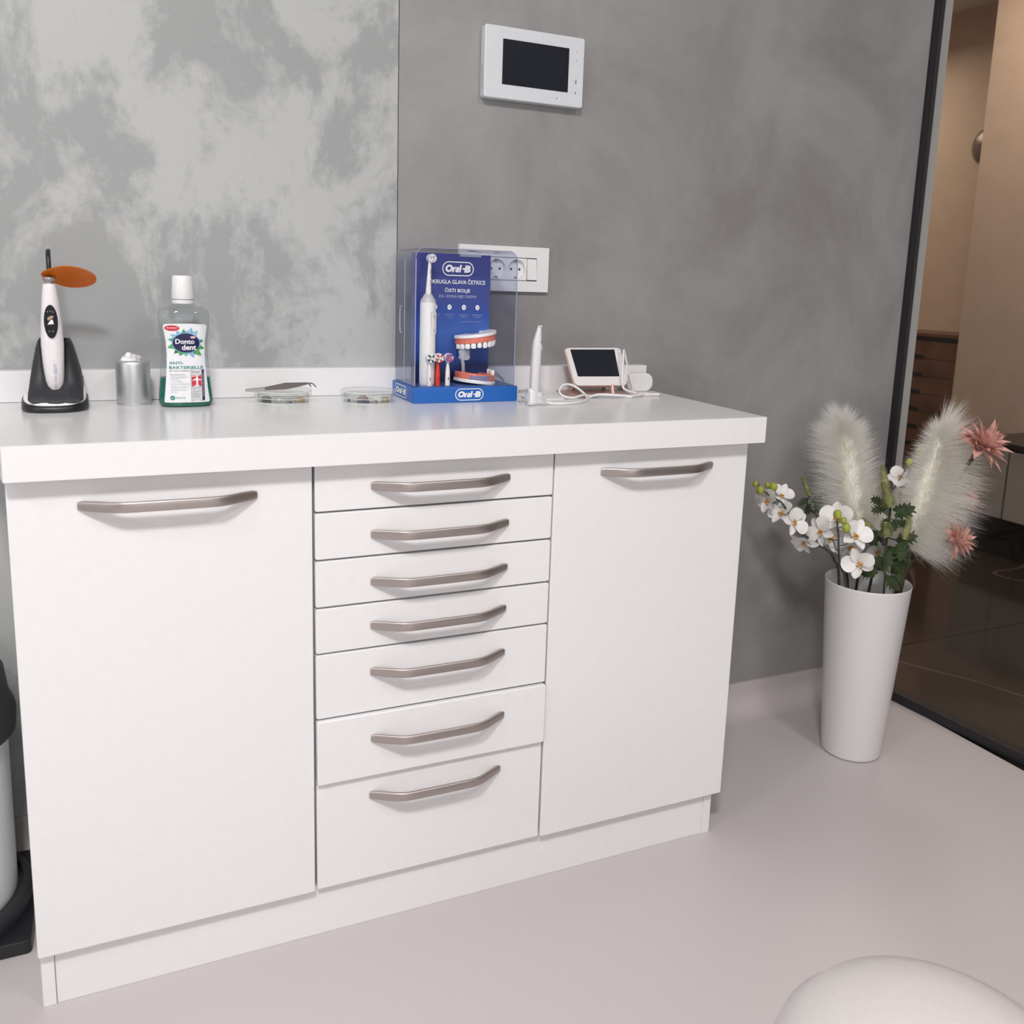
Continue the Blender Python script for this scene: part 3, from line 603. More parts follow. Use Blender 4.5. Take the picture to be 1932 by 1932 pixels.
M_tz = mat('tweezer_steel', (0.17, 0.15, 0.14), 0.42, metal=0.7, var=0.08, scale=300)
tz = thing('tweezers', 'curved steel tweezers lying across the left petri dish lid', 'tweezers', (0.41, 0.312, ZT + 0.0222))
zt0 = ZT + 0.0222
top_ = [(0.3478, 0.0246), (0.3560, 0.0262), (0.3810, 0.0280), (0.4175, 0.0352), (0.4540, 0.0352)]; bot_ = [(0.4550, 0.0322), (0.4400, 0.0285), (0.4175, 0.0240), (0.3810, 0.0226), (0.3560, 0.0206), (0.3480, 0.0212)]
poly = [(a, b + 0.0008) for a, b in top_ + bot_]
for k, yy in enumerate((0.306, 0.313)):
    sk_ = 0.003 * k
    G().prism(poly, 0, 0.0012, lambda a, b, c: (a, yy + c + (0.0045 if k == 0 else -0.0025) * (1 - (a - 0.348) / 0.107) ** 2 * (1 if k == 0 else 1), ZT + b)).make('arm', M_tz, tz, bevel=0.0002, seg=1)
    tip = [(0.4530, yy, ZT + 0.0348), (0.4640 - k * 0.006, yy, ZT + 0.0345), (0.4705 - k * 0.008, yy, ZT + 0.0275)]
    G().tube(arc(tip, 4), [0.0013] * 4 + [0.001] * 4 + [0.0005], 8).make('tip', M_tz, tz)
gpoly = [(0.3482, 0.0224), (0.3490, 0.0250), (0.3560, 0.0266), (0.3805, 0.0285), (0.3805, 0.0238), (0.3560, 0.0218)]
G().prism(gpoly, 0, 0.0006, lambda a, b, c: (a, 0.306 - 0.0008 + c + 0.0045 * (1 - (a - 0.348) / 0.107) ** 2, ZT + b)).make('grip', mat('grip_grey', (0.42, 0.40, 0.39), 0.5, metal=0.6, bump=0.5, bscale=900), tz)

# ---------------------------------------------------------------- toothbrush display case
dc = thing('display_case', 'blue based clear acrylic display case for a toothbrush, printed panel inside', 'display', (0.743, 0.331, ZT))
G().prism(rrect(0.6385, 0.8475, 0.2567, 0.405, 0.004), ZT, ZT + 0.0290).make('base', M_blue, dc, bevel=0.0012)
B(0.645, 0.841, 0.262, 0.40, ZT + 0.0285, ZT + 0.0302).make('floor_plate', mat('plate_blue', (0.05, 0.10, 0.30), 0.3), dc)
def blueprint():
    M = bpy.data.materials.new('printed_blue_panel'); M.use_nodes = True; nt = M.node_tree; b = nt.nodes['Principled BSDF']; L = nt.links.new
    tc = nt.nodes.new('ShaderNodeTexCoord'); sp = nt.nodes.new('ShaderNodeSeparateXYZ'); L(tc.outputs['Generated'], sp.inputs[0])
    cr = nt.nodes.new('ShaderNodeValToRGB'); e = cr.color_ramp.elements
    e[0].position = 0.0; e[0].color = (0.012, 0.02, 0.09, 1); e[1].position = 1.0; e[1].color = (0.045, 0.055, 0.22, 1)
    for p, c_ in ((0.20, (0.015, 0.03, 0.13)), (0.28, (0.03, 0.09, 0.36)), (0.45, (0.05, 0.13, 0.45)), (0.60, (0.035, 0.08, 0.34)), (0.72, (0.05, 0.07, 0.27))):
        q = e.new(p); q.color = (*c_, 1)
    n = nt.nodes.new('ShaderNodeTexNoise'); n.inputs['Scale'].default_value = 3; L(tc.outputs['Generated'], n.inputs['Vector'])
    ad = nt.nodes.new('ShaderNodeMath'); ad.operation = 'MULTIPLY_ADD'; ad.inputs[1].default_value = 0.12; L(n.outputs['Fac'], ad.inputs[0]); L(sp.outputs['Z'], ad.inputs[2])
    L(ad.outputs[0], cr.inputs['Fac']); L(cr.outputs['Color'], b.inputs['Base Color']); b.inputs['Roughness'].default_value = 0.35
    return M
pb = B(0.6555, 0.8140, 0.3300, 0.3320, ZT + 0.0302, ZT + 0.2745).make('back_panel', blueprint(), dc)
# clear cover: an extruded shell with rounded top corners, open below
def arch(x0, x1, zt_, r, n=6):
    out = [(x0, ZT + 0.0302)]
    out += [(x0 + r - r * cos(pi / 2 * k / n), zt_ - r + r * sin(pi / 2 * k / n)) for k in range(n + 1)]
    out += [(x1 - r + r * sin(pi / 2 * k / n), zt_ - r + r * cos(pi / 2 * k / n)) for k in range(n + 1)]
    return out + [(x1, ZT + 0.0302)]
A0 = arch(0.6435, 0.8440, ZT + 0.2820, 0.018); A1 = arch(0.6455, 0.8420, ZT + 0.2800, 0.016)
g = G(); sec = A0 + A1[::-1]
g.loft([[(a, y, b) for a, b in sec] for y in (0.270, 0.3995)])
g.make('clear_cover', M_acryl, dc, smooth=30)
G().prism(A1, 0.3975, 0.3990, lambda a, b, c: (a, c, b)).make('cover_back', M_acryl, dc)
M_edge = mat('acrylic_edge', (0.30, 0.33, 0.50), 0.2)
for y in (0.2700, 0.3360, 0.3985):
    G().tube([(0.6440, y, ZT + 0.0305), (0.6440, y, ZT + 0.262)], 0.0006, 6).make('cover_edge', mat('edge_pale', (0.55, 0.57, 0.68), 0.2), dc)
G().tube([(a, 0.270, b) for a, b in A0[8:]], 0.0009, 6).make('cover_edge', M_edge, dc)
G().tube([(a, 0.270, b) for a, b in A0[1:9]], 0.0007, 6).make('cover_edge', M_edge, dc)
G().tube([(0.8425, 0.3985, ZT + 0.0305), (0.8425, 0.3985, ZT + 0.262)], 0.0009, 6).make('cover_edge', mat('edge_grey', (0.40, 0.40, 0.46), 0.2), dc)
G().tube(arc([(0.643, 0.352, ZT + 0.175), (0.643, 0.362, ZT + 0.170), (0.643, 0.362, ZT + 0.130), (0.643, 0.352, ZT + 0.124)], 5), 0.0008, 6).make('finger_slot', mat('edge_pale', (0.55, 0.57, 0.68), 0.2), dc)
B(0.7500, 0.7930, 0.3275, 0.3345, ZT + 0.2700, ZT + 0.2765).make('panel_clip', M_frost, dc)
pf = lambda off: (lambda a, b: (a, 0.3300 - off, ZT + b))
def capsule(x0, x1, z0, z1): return rrect(x0, x1, z0, z1, (z1 - z0) / 2 * 0.98, 8)
def logo(x0, x1, z0, z1, fn0, parent):
    """capsule outline with the slanted two-part name"""
    t = (z1 - z0) * 0.07
    flat(ring_polys(capsule(x0, x1, z0, z1), capsule(x0 + t, x1 - t, z0 + t, z1 - t)), fn0, 'logo_outline', M_print, parent)
    w_ = x1 - x0; h_ = z1 - z0
    text('Oral', (x0 + w_ * 0.10, x0 + w_ * 0.62, z0 + h_ * 0.25, z0 + h_ * 0.78), fn0, 'lettering', M_print, parent, 0.065, 0.18)
    text('B', (x0 + w_ * 0.69, x0 + w_ * 0.90, z0 + h_ * 0.25, z0 + h_ * 0.76), fn0, 'lettering', M_print, parent, 0.065, 0.18)
    flat([[(x0 + w_ * 0.64, z0 + h_ * 0.45), (x0 + w_ * 0.71, z0 + h_ * 0.45), (x0 + w_ * 0.72, z0 + h_ * 0.57), (x0 + w_ * 0.65, z0 + h_ * 0.57)]], fn0, 'lettering', M_print, parent)
logo(0.7150, 0.7790, 0.2335, 0.2605, pf(0.0006), pb)
text('OKRUGLA GLAVA ČETKICE', (0.6895, 0.8035, 0.2185, 0.2285), pf(0.0006), 'lettering', M_print, pb, 0.012)
text('ČISTI BOLJE', (0.7210, 0.7725, 0.2010, 0.2115), pf(0.0006), 'lettering', M_print, pb, 0.012)
M_dim = mat('dim_print', (0.45, 0.48, 0.62), 0.5)
text('ZA ZDRAVIJE DESNI', (0.7085, 0.7850, 0.1910, 0.1975), pf(0.0006), 'lettering', M_dim, pb)
for xc in (0.7020, 0.7310, 0.7605, 0.7885):
    flat([ell(xc, 0.1745, 0.0042, 0.0050, 18)], pf(0.0006), 'round_icon', M_print, pb)
    flat([ell(xc, 0.1745, 0.0018, 0.0022, 10)], pf(0.0009), 'round_icon', M_dim, pb)
for xc, s1, s2 in ((0.7020, 'ČIŠĆENJE', 'zuba'), (0.7310, 'TEHNOLOGIJA', 'oscilacija'), (0.7605, 'ZAŠTITA', 'desni'), (0.7885, 'PREPORUKA', 'zubara')):
    text(s1, (xc - 0.010, xc + 0.010, 0.1590, 0.1612), pf(0.0006), 'lettering', M_dim, pb); text(s2, (xc - 0.006, xc + 0.006, 0.1553, 0.1573), pf(0.0006), 'lettering', M_dim, pb)
text('uz redovito korištenje, dvaput dnevno', (0.7530, 0.7990, 0.1460, 0.1482), pf(0.0006), 'lettering', M_dim, pb)
bl_ = lambda a, b: (a, 0.2567 - 0.0005, ZT + b)
logo(0.7190, 0.7760, 0.0040, 0.0265, bl_, dc)
bl2 = lambda a, b: (0.6385 - 0.0005, 0.405 - a, ZT + b)
logo(0.030, 0.108, 0.0035, 0.0265, bl2, dc)

# toothbrush and spare heads inside
tb = thing('electric_toothbrush', 'white electric toothbrush standing upright inside the clear display case', 'toothbrush', (0.6775, 0.300, ZT + 0.0302))
c_ = (0.6778, 0.300, ZT)
G().lathe(c_, [(0.0138, 0.0302), (0.0148, 0.034), (0.0150, 0.10), (0.0148, 0.170), (0.0145, 0.1835)], 32).make('handle', M_white, tb, smooth=50)
G().lathe(c_, [(0.0146, 0.1835), (0.0140, 0.1875), (0.0105, 0.193), (0.0085, 0.196), (0.0070, 0.199)], 32).make('collar', mat('collar_grey', (0.52, 0.53, 0.55), 0.35), tb, smooth=50)
hd = G().loft([[(0.6782 + xo + p, 0.300 + q, ZT + z) for p, q in ell(0, 0, r, r, 20)] for z, r, xo in ((0.199, 0.0052, 0), (0.205, 0.0052, 0), (0.230, 0.0038, 0.0008), (0.262, 0.0028, 0.0022))]).make('brush_stem', M_white, tb, smooth=50)
G().tube([(0.6822, 0.305, ZT + 0.2640), (0.6822, 0.290, ZT + 0.2640)], 0.0078, 20).make('brush_head', M_white, tb, smooth=40)
for a in range(6): G().tube([(0.6822 + 0.004 * cos(a), 0.290, ZT + 0.264 + 0.004 * sin(a)), (0.6822 + 0.004 * cos(a), 0.286, ZT + 0.264 + 0.004 * sin(a))], 0.0014, 8).make('bristle_tuft', M_dim if a % 2 else M_print, hd)
for z in (0.2195, 0.240): B(0.6800, 0.6808, 0.2948, 0.2965, ZT + z - 0.004, ZT + z + 0.004).make('slot', M_greyp, hd)
bt = G().prism(rrect(0.6790, 0.6920, 0.1235, 0.1690, 0.006), -0.0012, 0.004, lambda a, b, c: (a, 0.2862 + ((a - 0.6778) ** 2) * 36 + c, ZT + b)).make('button_panel', mat('button_panel_grey', (0.66, 0.67, 0.69), 0.35), tb, smooth=40)
for z in (0.1585, 0.1325): G().prism(ell(0.6865, z, 0.0022, 0.0026, 14), -0.0022, 0.0, lambda a, b, c: (a, 0.2862 + ((a - 0.6778) ** 2) * 36 + c, ZT + b)).make('button', M_lgrey, bt)
M_rbr = mat('red_brush', (0.70, 0.04, 0.02), 0.4)
def spare(x, y, M_s, label, ztop, M_b1, M_b2):
    t = thing('brush_head', label, 'brush head', (x, y, ZT + 0.0302), 'spare brush heads in the display case')
    st = G().loft([[(x + p, y + q, ZT + z) for p, q in ell(0, 0, r, r, 16)] for z, r in ((0.0302, 0.0048), (0.055, 0.0044), (0.070, 0.0028), (ztop, 0.0024))]).make('neck', M_s, t, smooth=50)
    G().tube([(x + 0.001, y + 0.004, ZT + ztop), (x + 0.001, y - 0.005, ZT + ztop)], 0.0085, 20).make('head', M_white, t, smooth=40)
    for k in range(9):
        a = k * 0.7 + 0.2; r = 0.0060 if k else 0
        G().tube([(x + 0.001 + r * cos(a), y - 0.005, ZT + ztop + r * sin(a)), (x + 0.001 + r * cos(a), y - 0.0100, ZT + ztop + r * sin(a))], 0.0019, 8).make('bristle_tuft', M_b1 if k % 2 else M_b2, t)
    B(x - 0.0006, x + 0.0006, y - 0.0052, y - 0.003, ZT + 0.040, ZT + 0.046).make('slot', M_soft, t)
spare(0.6756, 0.279, M_white2, 'spare brush head with dark green bristles in front of the toothbrush', 0.0815, mat('bristle_green', (0.01, 0.10, 0.10), 0.5), M_print)
spare(0.6938, 0.285, M_rbr, 'spare brush head with a red stem, second of the three', 0.0818, M_rbr, M_print)
spare(0.7135, 0.285, M_white, 'spare brush head with blue and pink bristles, right of the red one', 0.0818, mat('bristle_blue', (0.10, 0.12, 0.50), 0.5), mat('bristle_pink', (0.65, 0.08, 0.20), 0.5))

# model of open jaws
jw = thing('jaw_model', 'model of open jaws with pink gums and white teeth inside the display case', 'dental model', (0.775, 0.296, ZT + 0.0302))
def ush(t, s_=1.0, cx=0.7790, cy=0.3180, a=0.0405, b=0.044):
    """horseshoe opening towards back left, t in 0..1"""
    an = math.radians(-205 + 230 * t) ; return (cx + a * s_ * cos(an + 0.45), cy + b * s_ * sin(an + 0.45))
def shoe(z0, z1, so, si, tilt, n=26, dx=0.0):
    g = G(); rings = []
    for k in range(n + 1):
        t = k / n; ox, oy = ush(t, so); ix, iy = ush(t, si); lift = lambda x: tilt * (x - 0.779)
        rings.append([(ox + dx, oy, z0 + lift(ox)), (ox + dx, oy, z1 + lift(ox)), (ix + dx, iy, z1 + lift(ix)), (ix + dx, iy, z0 + lift(ix))])
    return g.loft(rings)
shoe(ZT + 0.1215, ZT + 0.1275, 1.04, 0.45, 0.14).make('upper_plate', M_tooth, jw, bevel=0.001)
shoe(ZT + 0.1105, ZT + 0.1215, 1.0, 0.5, 0.14).make('upper_gum', M_gum, jw, bevel=0.0015)
shoe(ZT + 0.0315, ZT + 0.0380, 1.04, 0.02, -0.10).make('lower_plate', M_tooth, jw, bevel=0.001)
shoe(ZT + 0.0380, ZT + 0.0500, 1.0, 0.45, -0.10).make('lower_gum', M_gum, jw, bevel=0.0015)
tooth = None
for up in (1, 0):
    for k in range(13):
        t = 0.06 + 0.88 * k / 12; x, y = ush(t, 0.93); tl = 0.14 if up else -0.10
        wd = 0.0043 if abs(k - 6) < 3 else 0.0050; hh = 0.0095 if abs(k - 6) < 2 else 0.0080
        if not up and k < 8: continue
        zc = (ZT + 0.1105 + tl * (x - 0.779) - hh / 2) if up else (ZT + 0.0500 + tl * (x - 0.779) + hh / 2)
        an = math.radians(-205 + 230 * t) + 0.45; g = G()
        for sgn in (0,):
            rings = []
            for f_, zz in ((0.82, -0.62), (1.0, -0.35), (0.98, 0.2), (0.8, 0.62)):
                zz = zz if up else -zz
                rings.append([(x + (-sin(an) * p + cos(an) * q), y + (cos(an) * p + sin(an) * q), zc - zz * -hh if False else zc + zz * hh) for p, q in rrect(-wd * f_, wd * f_, -0.003 * f_, 0.003 * f_, 0.0016, 2)])
            g.loft(rings)
        g.make('tooth', M_tooth, jw, smooth=50)
# missing gum in front shown as clear block with implants
g = G(); rings = []
for k in range(11):
    t = 0.24 + 0.26 * k / 10; ox, oy = ush(t, 1.01); ix, iy = ush(t, 0.6)
    rings.append([(ox, oy, ZT + 0.038), (ox, oy, ZT + 0.0475), (ix, iy, ZT + 0.0475), (ix, iy, ZT + 0.038)])
g.loft(rings).make('clear_block', clear('blue_clear', (0.45, 0.55, 0.9), 1.45, 0.1, 0.35), jw, smooth=30)
hg = G().tube(arc([(0.7530, 0.305, ZT + 0.050), (0.7500, 0.300, ZT + 0.066), (0.7485, 0.300, ZT + 0.080), (0.7520, 0.302, ZT + 0.095), (0.7540, 0.305, ZT + 0.112)], 6), 0.0036, 10).make('hinge_arm', M_frost, jw, smooth=50)
G().loft([[(0.7520 + p, 0.300 + q, ZT + z) for p, q in rrect(-w_, w_, -0.004, 0.004, 0.003, 3)] for z, w_ in ((0.076, 0.008), (0.080, 0.012), (0.086, 0.0105), (0.092, 0.012), (0.096, 0.009))]).make('hinge_block', M_frost, jw, smooth=50)

# ---------------------------------------------------------------- intraoral camera on its stand
ic = thing('intraoral_camera', 'white slim intraoral camera standing upright between the display case and the screen', 'camera', (0.905, 0.295, ZT))
pts = [(0.8975, 0.245), (0.945, 0.250), (0.992, 0.392), (0.950, 0.404), (0.8745, 0.300), (0.878, 0.262)]
G().prism(pts, ZT, ZT + 0.0045).make('stand', M_white, ic, bevel=0.001)
G().lathe((0.9010, 0.290, ZT), [(0.016, 0.0045), (0.014, 0.010), (0.0105, 0.0125)], 24).make('socket_cup', M_white, ic, smooth=50)
def ws(z, x0, x1): return [(((x0 + x1) / 2) + p, 0.290 + q, ZT + z) for p, q in ell(0, 0, (x1 - x0) / 2, (x1 - x0) / 2 * 0.95, 24, 2.3)]
wn = G().loft([ws(0.011, 0.8895, 0.9075), ws(0.020, 0.8886, 0.9072), ws(0.069, 0.8892, 0.9092), ws(0.100, 0.8908, 0.9098), ws(0.112, 0.8918, 0.9093), ws(0.126, 0.8962, 0.9088), ws(0.139, 0.9005, 0.9085), ws(0.1425, 0.9015, 0.9078)]).make('handpiece', M_white2, ic, smooth=60)
G().ball((0.9070, 0.2835, ZT + 0.1000), (0.0022, 0.0028, 0.0068), 14, 10).make('button', M_lgrey, ic)
G().ball((0.9068, 0.2842, ZT + 0.1115), (0.0014, 0.002, 0.0016), 10, 8).make('lens', M_soft, ic)
B(0.9025, 0.9075, 0.2835, 0.2955, ZT + 0.1405, ZT + 0.1435).make('tip', M_white, ic, bevel=0.0006)

# plug with lead
pg = thing('power_plug', 'white two pin mains plug lying on the worktop with its coiled lead', 'plug', (0.855, 0.195, ZT))
def pring(x, hy, hz, yc=0.2, zc=0.0155): return [(x, yc + p, ZT + zc + q) for p, q in rrect(-hy, hy, -hz, hz, min(hy, hz) * 0.6, 4)]
pz = 0.0165
G().loft([pring(0.8400, 0.011, 0.0155, 0.196, pz), pring(0.8440, 0.0125, 0.0163, 0.196, pz), pring(0.8520, 0.011, 0.0145, 0.196, pz - 0.001), pring(0.8600, 0.007, 0.0090, 0.196, pz - 0.005), pring(0.8660, 0.0045, 0.0050, 0.196, 0.0066), pring(0.8800, 0.0036, 0.0040, 0.196, 0.0052)]).make('plug_body', M_white, pg, smooth=45)
for dz in (0.0285, 0.0085): G().tube([(0.8405, 0.196, ZT + dz), (0.8215, 0.196, ZT + dz - 0.001)], 0.0021, 12).make('pin', M_steel, pg)
for k in range(3): B(0.8665 + k * 0.0045, 0.8685 + k * 0.0045, 0.1905, 0.2015, ZT + 0.0012, ZT + 0.0108).make('strain_relief', M_lgrey, pg, bevel=0.0005)
zc = ZT + 0.0026
G().tube(arc([(0.878, 0.196, zc + 0.0025), (0.895, 0.192, zc), (0.920, 0.191, zc), (0.955, 0.203, zc), (0.985, 0.232, zc), (1.000, 0.262, zc + 0.004), (0.998, 0.290, zc + 0.014), (0.984, 0.300, zc + 0.022), (0.966, 0.298, zc + 0.021), (0.952, 0.286, zc + 0.010), (0.956, 0.270, zc + 0.002), (0.975, 0.266, zc), (1.000, 0.275, zc + 0.003), (1.030, 0.280, zc), (1.070, 0.268, zc), (1.105, 0.258, zc)], 8), 0.0024, 10).make('lead', M_white, pg, smooth=60)

# ---------------------------------------------------------------- small screen with stand
sc = thing('camera_monitor', 'small white monitor with a dark screen tilted back on a rose gold stand', 'monitor', (1.06, 0.31, ZT))
bl, br, tl, tr = Vector((0.9966, 0.300, 0.8707)), Vector((1.1180, 0.300, 0.8690)), Vector((0.9905, 0.345, 0.9440)), Vector((1.1240, 0.345, 0.9440))
ax = (br - bl).normalized(); upv = ((tl + tr) / 2 - (bl + br) / 2); nv = ax.cross(upv).normalized()
def q3(a, b, c):
    """a across, b up (0..1), c out of the face in metres"""
    p = bl * (1 - a) * (1 - b) + br * a * (1 - b) + tl * (1 - a) * b + tr * a * b
    return p + nv * c
def rr01(x0, x1, y0, y1, rx, ry, n=5):
    return [(x0 + (x1 - x0) * a, y0 + (y1 - y0) * b) for a, b in [((p + 1) / 2, (q + 1) / 2) for p, q in rrect(-1, 1, -1, 1, rx, n)]]
def q4(a, b, c): return tuple(q3(a, b, c))
G().prism(rr01(0, 1, 0, 1, 0.16, 0.2), -0.004, 0.0, q4).make('bezel', M_white2, sc, bevel=0.001)
G().prism(rr01(-0.01, 1.01, -0.01, 1.01, 0.16, 0.2), -0.0085, -0.004, q4).make('back_shell', M_rose, sc, bevel=0.001)
G().prism([(0.075, 0.235), (0.875, 0.235), (0.905, 0.93), (0.075, 0.93)][:0] or rr01(0.085, 0.875, 0.235, 0.95, 0.03, 0.03), -0.001, 0.0004, q4).make('screen', M_screen, sc)
for b_ in (0.93, 0.85): G().prism(ell(0.945, b_, 0.014, 0.022, 14), -0.001, 0.0005, q4).make('indicator', M_lgrey, sc)
B(0.990, 1.118, 0.2800, 0.372, ZT, ZT + 0.005).make('foot', M_rose, sc, bevel=0.0015)
G().tube([(1.02, 0.365, ZT + 0.004), (1.045, 0.352, ZT + 0.050)], 0.004, 10).make('strut', M_rose, sc)
G().tube([(1.10, 0.365, ZT + 0.004), (1.080, 0.352, ZT + 0.050)], 0.004, 10).make('strut', M_rose, sc)
G().tube([(1.08, 0.293, ZT + 0.004), (1.082, 0.302, ZT + 0.023)], 0.004, 10).make('strut', M_rose, sc)
B(1.0040, 1.0120, 0.312, 0.326, ZT + 0.026, ZT + 0.040).make('side_knob', M_soft, sc)
B(1.1205, 1.1290, 0.315, 0.320, ZT + 0.026, ZT + 0.062).make('side_holder', M_white2, sc, bevel=0.002)
# loose leads beside the screen
def cable(name, label, path, r, M_, grp=None, n=8):
    t = thing(name, label, 'cable', path[0], grp); G().tube(arc(path, n), r, 10).make('lead', M_, t, smooth=60); return t
c1 = cable('signal_cable', 'white cable running flat before the small monitor to a round socket end', [(1.010, 0.268, zc), (1.035, 0.272, zc + 0.004), (1.070, 0.262, zc + 0.0035), (1.105, 0.262, zc + 0.001), (1.128, 0.271, zc + 0.001)], 0.0026, M_white)
G().tube([(1.124, 0.2695, zc + 0.002), (1.142, 0.277, zc + 0.002)], 0.0045, 14).make('jack_sleeve', M_white2, c1); G().tube([(1.1225, 0.2690, zc + 0.002), (1.1242, 0.2696, zc + 0.002)], 0.0018, 10).make('jack_hole', M_soft, c1)
c2 = cable('signal_cable', 'white cable looped over the right side of the small monitor', [(1.118, 0.262, zc + 0.006), (1.106, 0.290, ZT + 0.014), (1.103, 0.296, ZT + 0.030), (1.108, 0.306, ZT + 0.060), (1.118, 0.322, ZT + 0.089), (1.128, 0.335, ZT + 0.088), (1.137, 0.338, ZT + 0.062), (1.143, 0.332, ZT + 0.035), (1.142, 0.318, ZT + 0.016), (1.135, 0.300, ZT + 0.006), (1.138, 0.285, zc)], 0.0027, M_white2)
c3 = cable('signal_cable', 'white cable end with a slim jack plug at the worktop right end', [(1.140, 0.292, zc), (1.152, 0.285, zc), (1.162, 0.279, zc + 0.0005)], 0.0022, M_white)
G().tube([(1.158, 0.281, zc + 0.001), (1.180, 0.272, zc + 0.001)], [0.0026, 0.0032], 12).make('jack_sleeve', mat('jack_cream', (0.80, 0.72, 0.66), 0.4), c3); G().tube([(1.180, 0.272, zc + 0.001), (1.1825, 0.271, zc + 0.001)], 0.0018, 10).make('jack_tip', M_dsteel, c3)
c4 = cable('signal_cable', 'thin white cable behind the clear display case and camera', [(0.770, 0.378, zc + 0.02), (0.805, 0.372, zc + 0.024), (0.845, 0.385, zc + 0.044), (0.872, 0.386, zc + 0.028), (0.880, 0.384, zc + 0.004), (0.905, 0.380, zc), (0.96, 0.372, zc), (1.01, 0.383, zc)], 0.0022, M_white)
# white round adapter
wa = thing('power_adapter', 'flat round white adapter standing before the upstand behind the small monitor', 'adapter', (1.188, 0.38, ZT))
G().prism(rrect(1.150, 1.2150, ZT, ZT + 0.040, 0.018, 8), 0.352, 0.385, lambda a, b, c: (a, c, b)).make('housing', M_white, wa, bevel=0.003)

# ---------------------------------------------------------------- vase with artificial flowers
VX, VY = 1.7104, 0.1648
va_ = thing('vase', 'tall white tapered floor vase by the glass partition', 'vase', (VX, VY, 0))
G().lathe((VX, VY, 0), [(0.062, 0.0), (0.0665, 0.003), (0.068, 0.008), (0.0945, 0.418), (0.0950, 0.4205), (0.0940, 0.4225), (0.0925, 0.4205), (0.0905, 0.405), (0.066, 0.012), (0.0001, 0.010)], 64, True, False).make('body', M_vase, va_, smooth=40)

def fp(u, v, d=2.08):
    """a point of the bouquet from its spread in the vase's frontal plane (metres built from the survey)"""
    return Vector((0.13283645, -1.31239746, 1.07471066)) + (F + R * ((u - 971.6) / 1699.1) - U * ((v - 838.15) / 1699.1)) * d
def feet(k, n):
    a = 2 * pi * k / n; return Vector((VX + 0.035 * cos(a), VY + 0.035 * sin(a), 0.06))
view = (Vector(cam.matrix_world.translation) - Vector((VX, VY, 0.6))).normalized()

M_spindle = mat('spindle_cream', (0.93, 0.905, 0.80), 0.9, var=0.05, scale=90)
def pampas(name, label, mid, foot, hairs, Lr, Ll, seed, flow, core=0.027):
    """feather plume: midrib path, hairs to both sides and all round, sweeping towards the tip"""
    rnd = random.Random(seed); path = arc(mid, 12); N = len(path)
    t = thing(name, label, 'plume', path[0])
    G().tube(arc([foot, foot * 0.5 + Vector(mid[0]) * 0.5 + Vector((0, 0, 0.01)), mid[0]] + mid[1:], 8), 0.0032, 8).make('stem', M_bstem, t)
    g = G(); rings = []
    for i in range(0, N, 2):
        q = i / (N - 1); tg = (path[min(i + 1, N - 1)] - path[max(i - 1, 0)]).normalized(); e1 = tg.cross(view).normalized(); e2 = tg.cross(e1)
        rr = core * max(0.06, sin(pi * (0.08 + 0.90 * q)) ** 0.6)
        rings.append([path[i] + (e1 * cos(2 * pi * k / 14) + e2 * sin(2 * pi * k / 14)) * rr * (1 + 0.12 * sin(5 * k + i)) for k in range(14)])
    g.loft(rings).make('brightening_spindle', M_spindle, t, smooth=80)  # solid cream spindle added inside the hairs to brighten the plume
    for nm, M_, cnt, ls, w_ in (('feather_hairs', M_plume, hairs, 1.0, 0.00024), ('feather_core', M_plumec, hairs // 4, 0.50, 0.00045)):
        g = G()
        for h in range(cnt):
            s_ = rnd.random() ** 0.95; i = min(N - 2, int(s_ * (N - 1))); p = path[i].lerp(path[i + 1], s_ * (N - 1) - i); tg = (path[i + 1] - path[i]).normalized()
            a = rnd.uniform(0, 2 * pi); e1 = tg.cross(view).normalized(); e2 = tg.cross(e1)
            out = e1 * cos(a) + e2 * sin(a)
            side = cos(a); L_ = (Lr if side > 0 else Ll) * rnd.uniform(0.45, 1.08) * ls * (0.75 + 0.25 * sin(pi * min(1, 0.1 + s_))) 
            fw = flow[0] + (flow[1] - flow[0]) * s_ + rnd.uniform(-0.12, 0.12)
            if s_ > 0.86: fw += (s_ - 0.86) / 0.14 * rnd.uniform(0.6, 3.5)
            d0 = (out + tg * fw).normalized(); bend = Vector((0, 0, -1)) * rnd.uniform(0.0, 0.34) + e1 * rnd.uniform(-0.22, 0.22) + tg * rnd.uniform(-0.1, 0.3)
            wv = d0.cross(view).normalized() * w_
            pts = []
            for k in range(5):
                q = k / 4; pts.append(p + d0 * L_ * q + bend * L_ * q * q * 0.6)
            vs = []
            for k, pt in enumerate(pts[:-1]): ww = wv * (1 - 0.6 * k / 4); vs += [pt - ww, pt + ww]
            vs.append(pts[-1]); g.add(vs, [(0, 1, 3, 2), (2, 3, 5, 4), (4, 5, 7, 6), (6, 7, 8)])
        g.make(nm, M_, t, smooth=0, fixn=False, kind='stuff')
pampas('pampas_plume', 'cream pampas plume standing upright before the grey wall, left in the vase', [fp(1627, 1010, 2.10), fp(1612, 960, 2.10), fp(1602, 890, 2.10), fp(1594, 835, 2.10), fp(1590, 808, 2.10)], feet(2, 7), 15000, 0.088, 0.104, 5, (0.30, 0.70))
pampas('pampas_plume', 'cream pampas plume leaning right against the dark glass, its hairs swept right', [fp(1712, 1030, 2.10), fp(1726, 985, 2.10), fp(1745, 925, 2.10), fp(1764, 868, 2.10), fp(1772, 820, 2.10)], feet(0, 7), 17000, 0.138, 0.072, 9, (-0.20, 0.20))

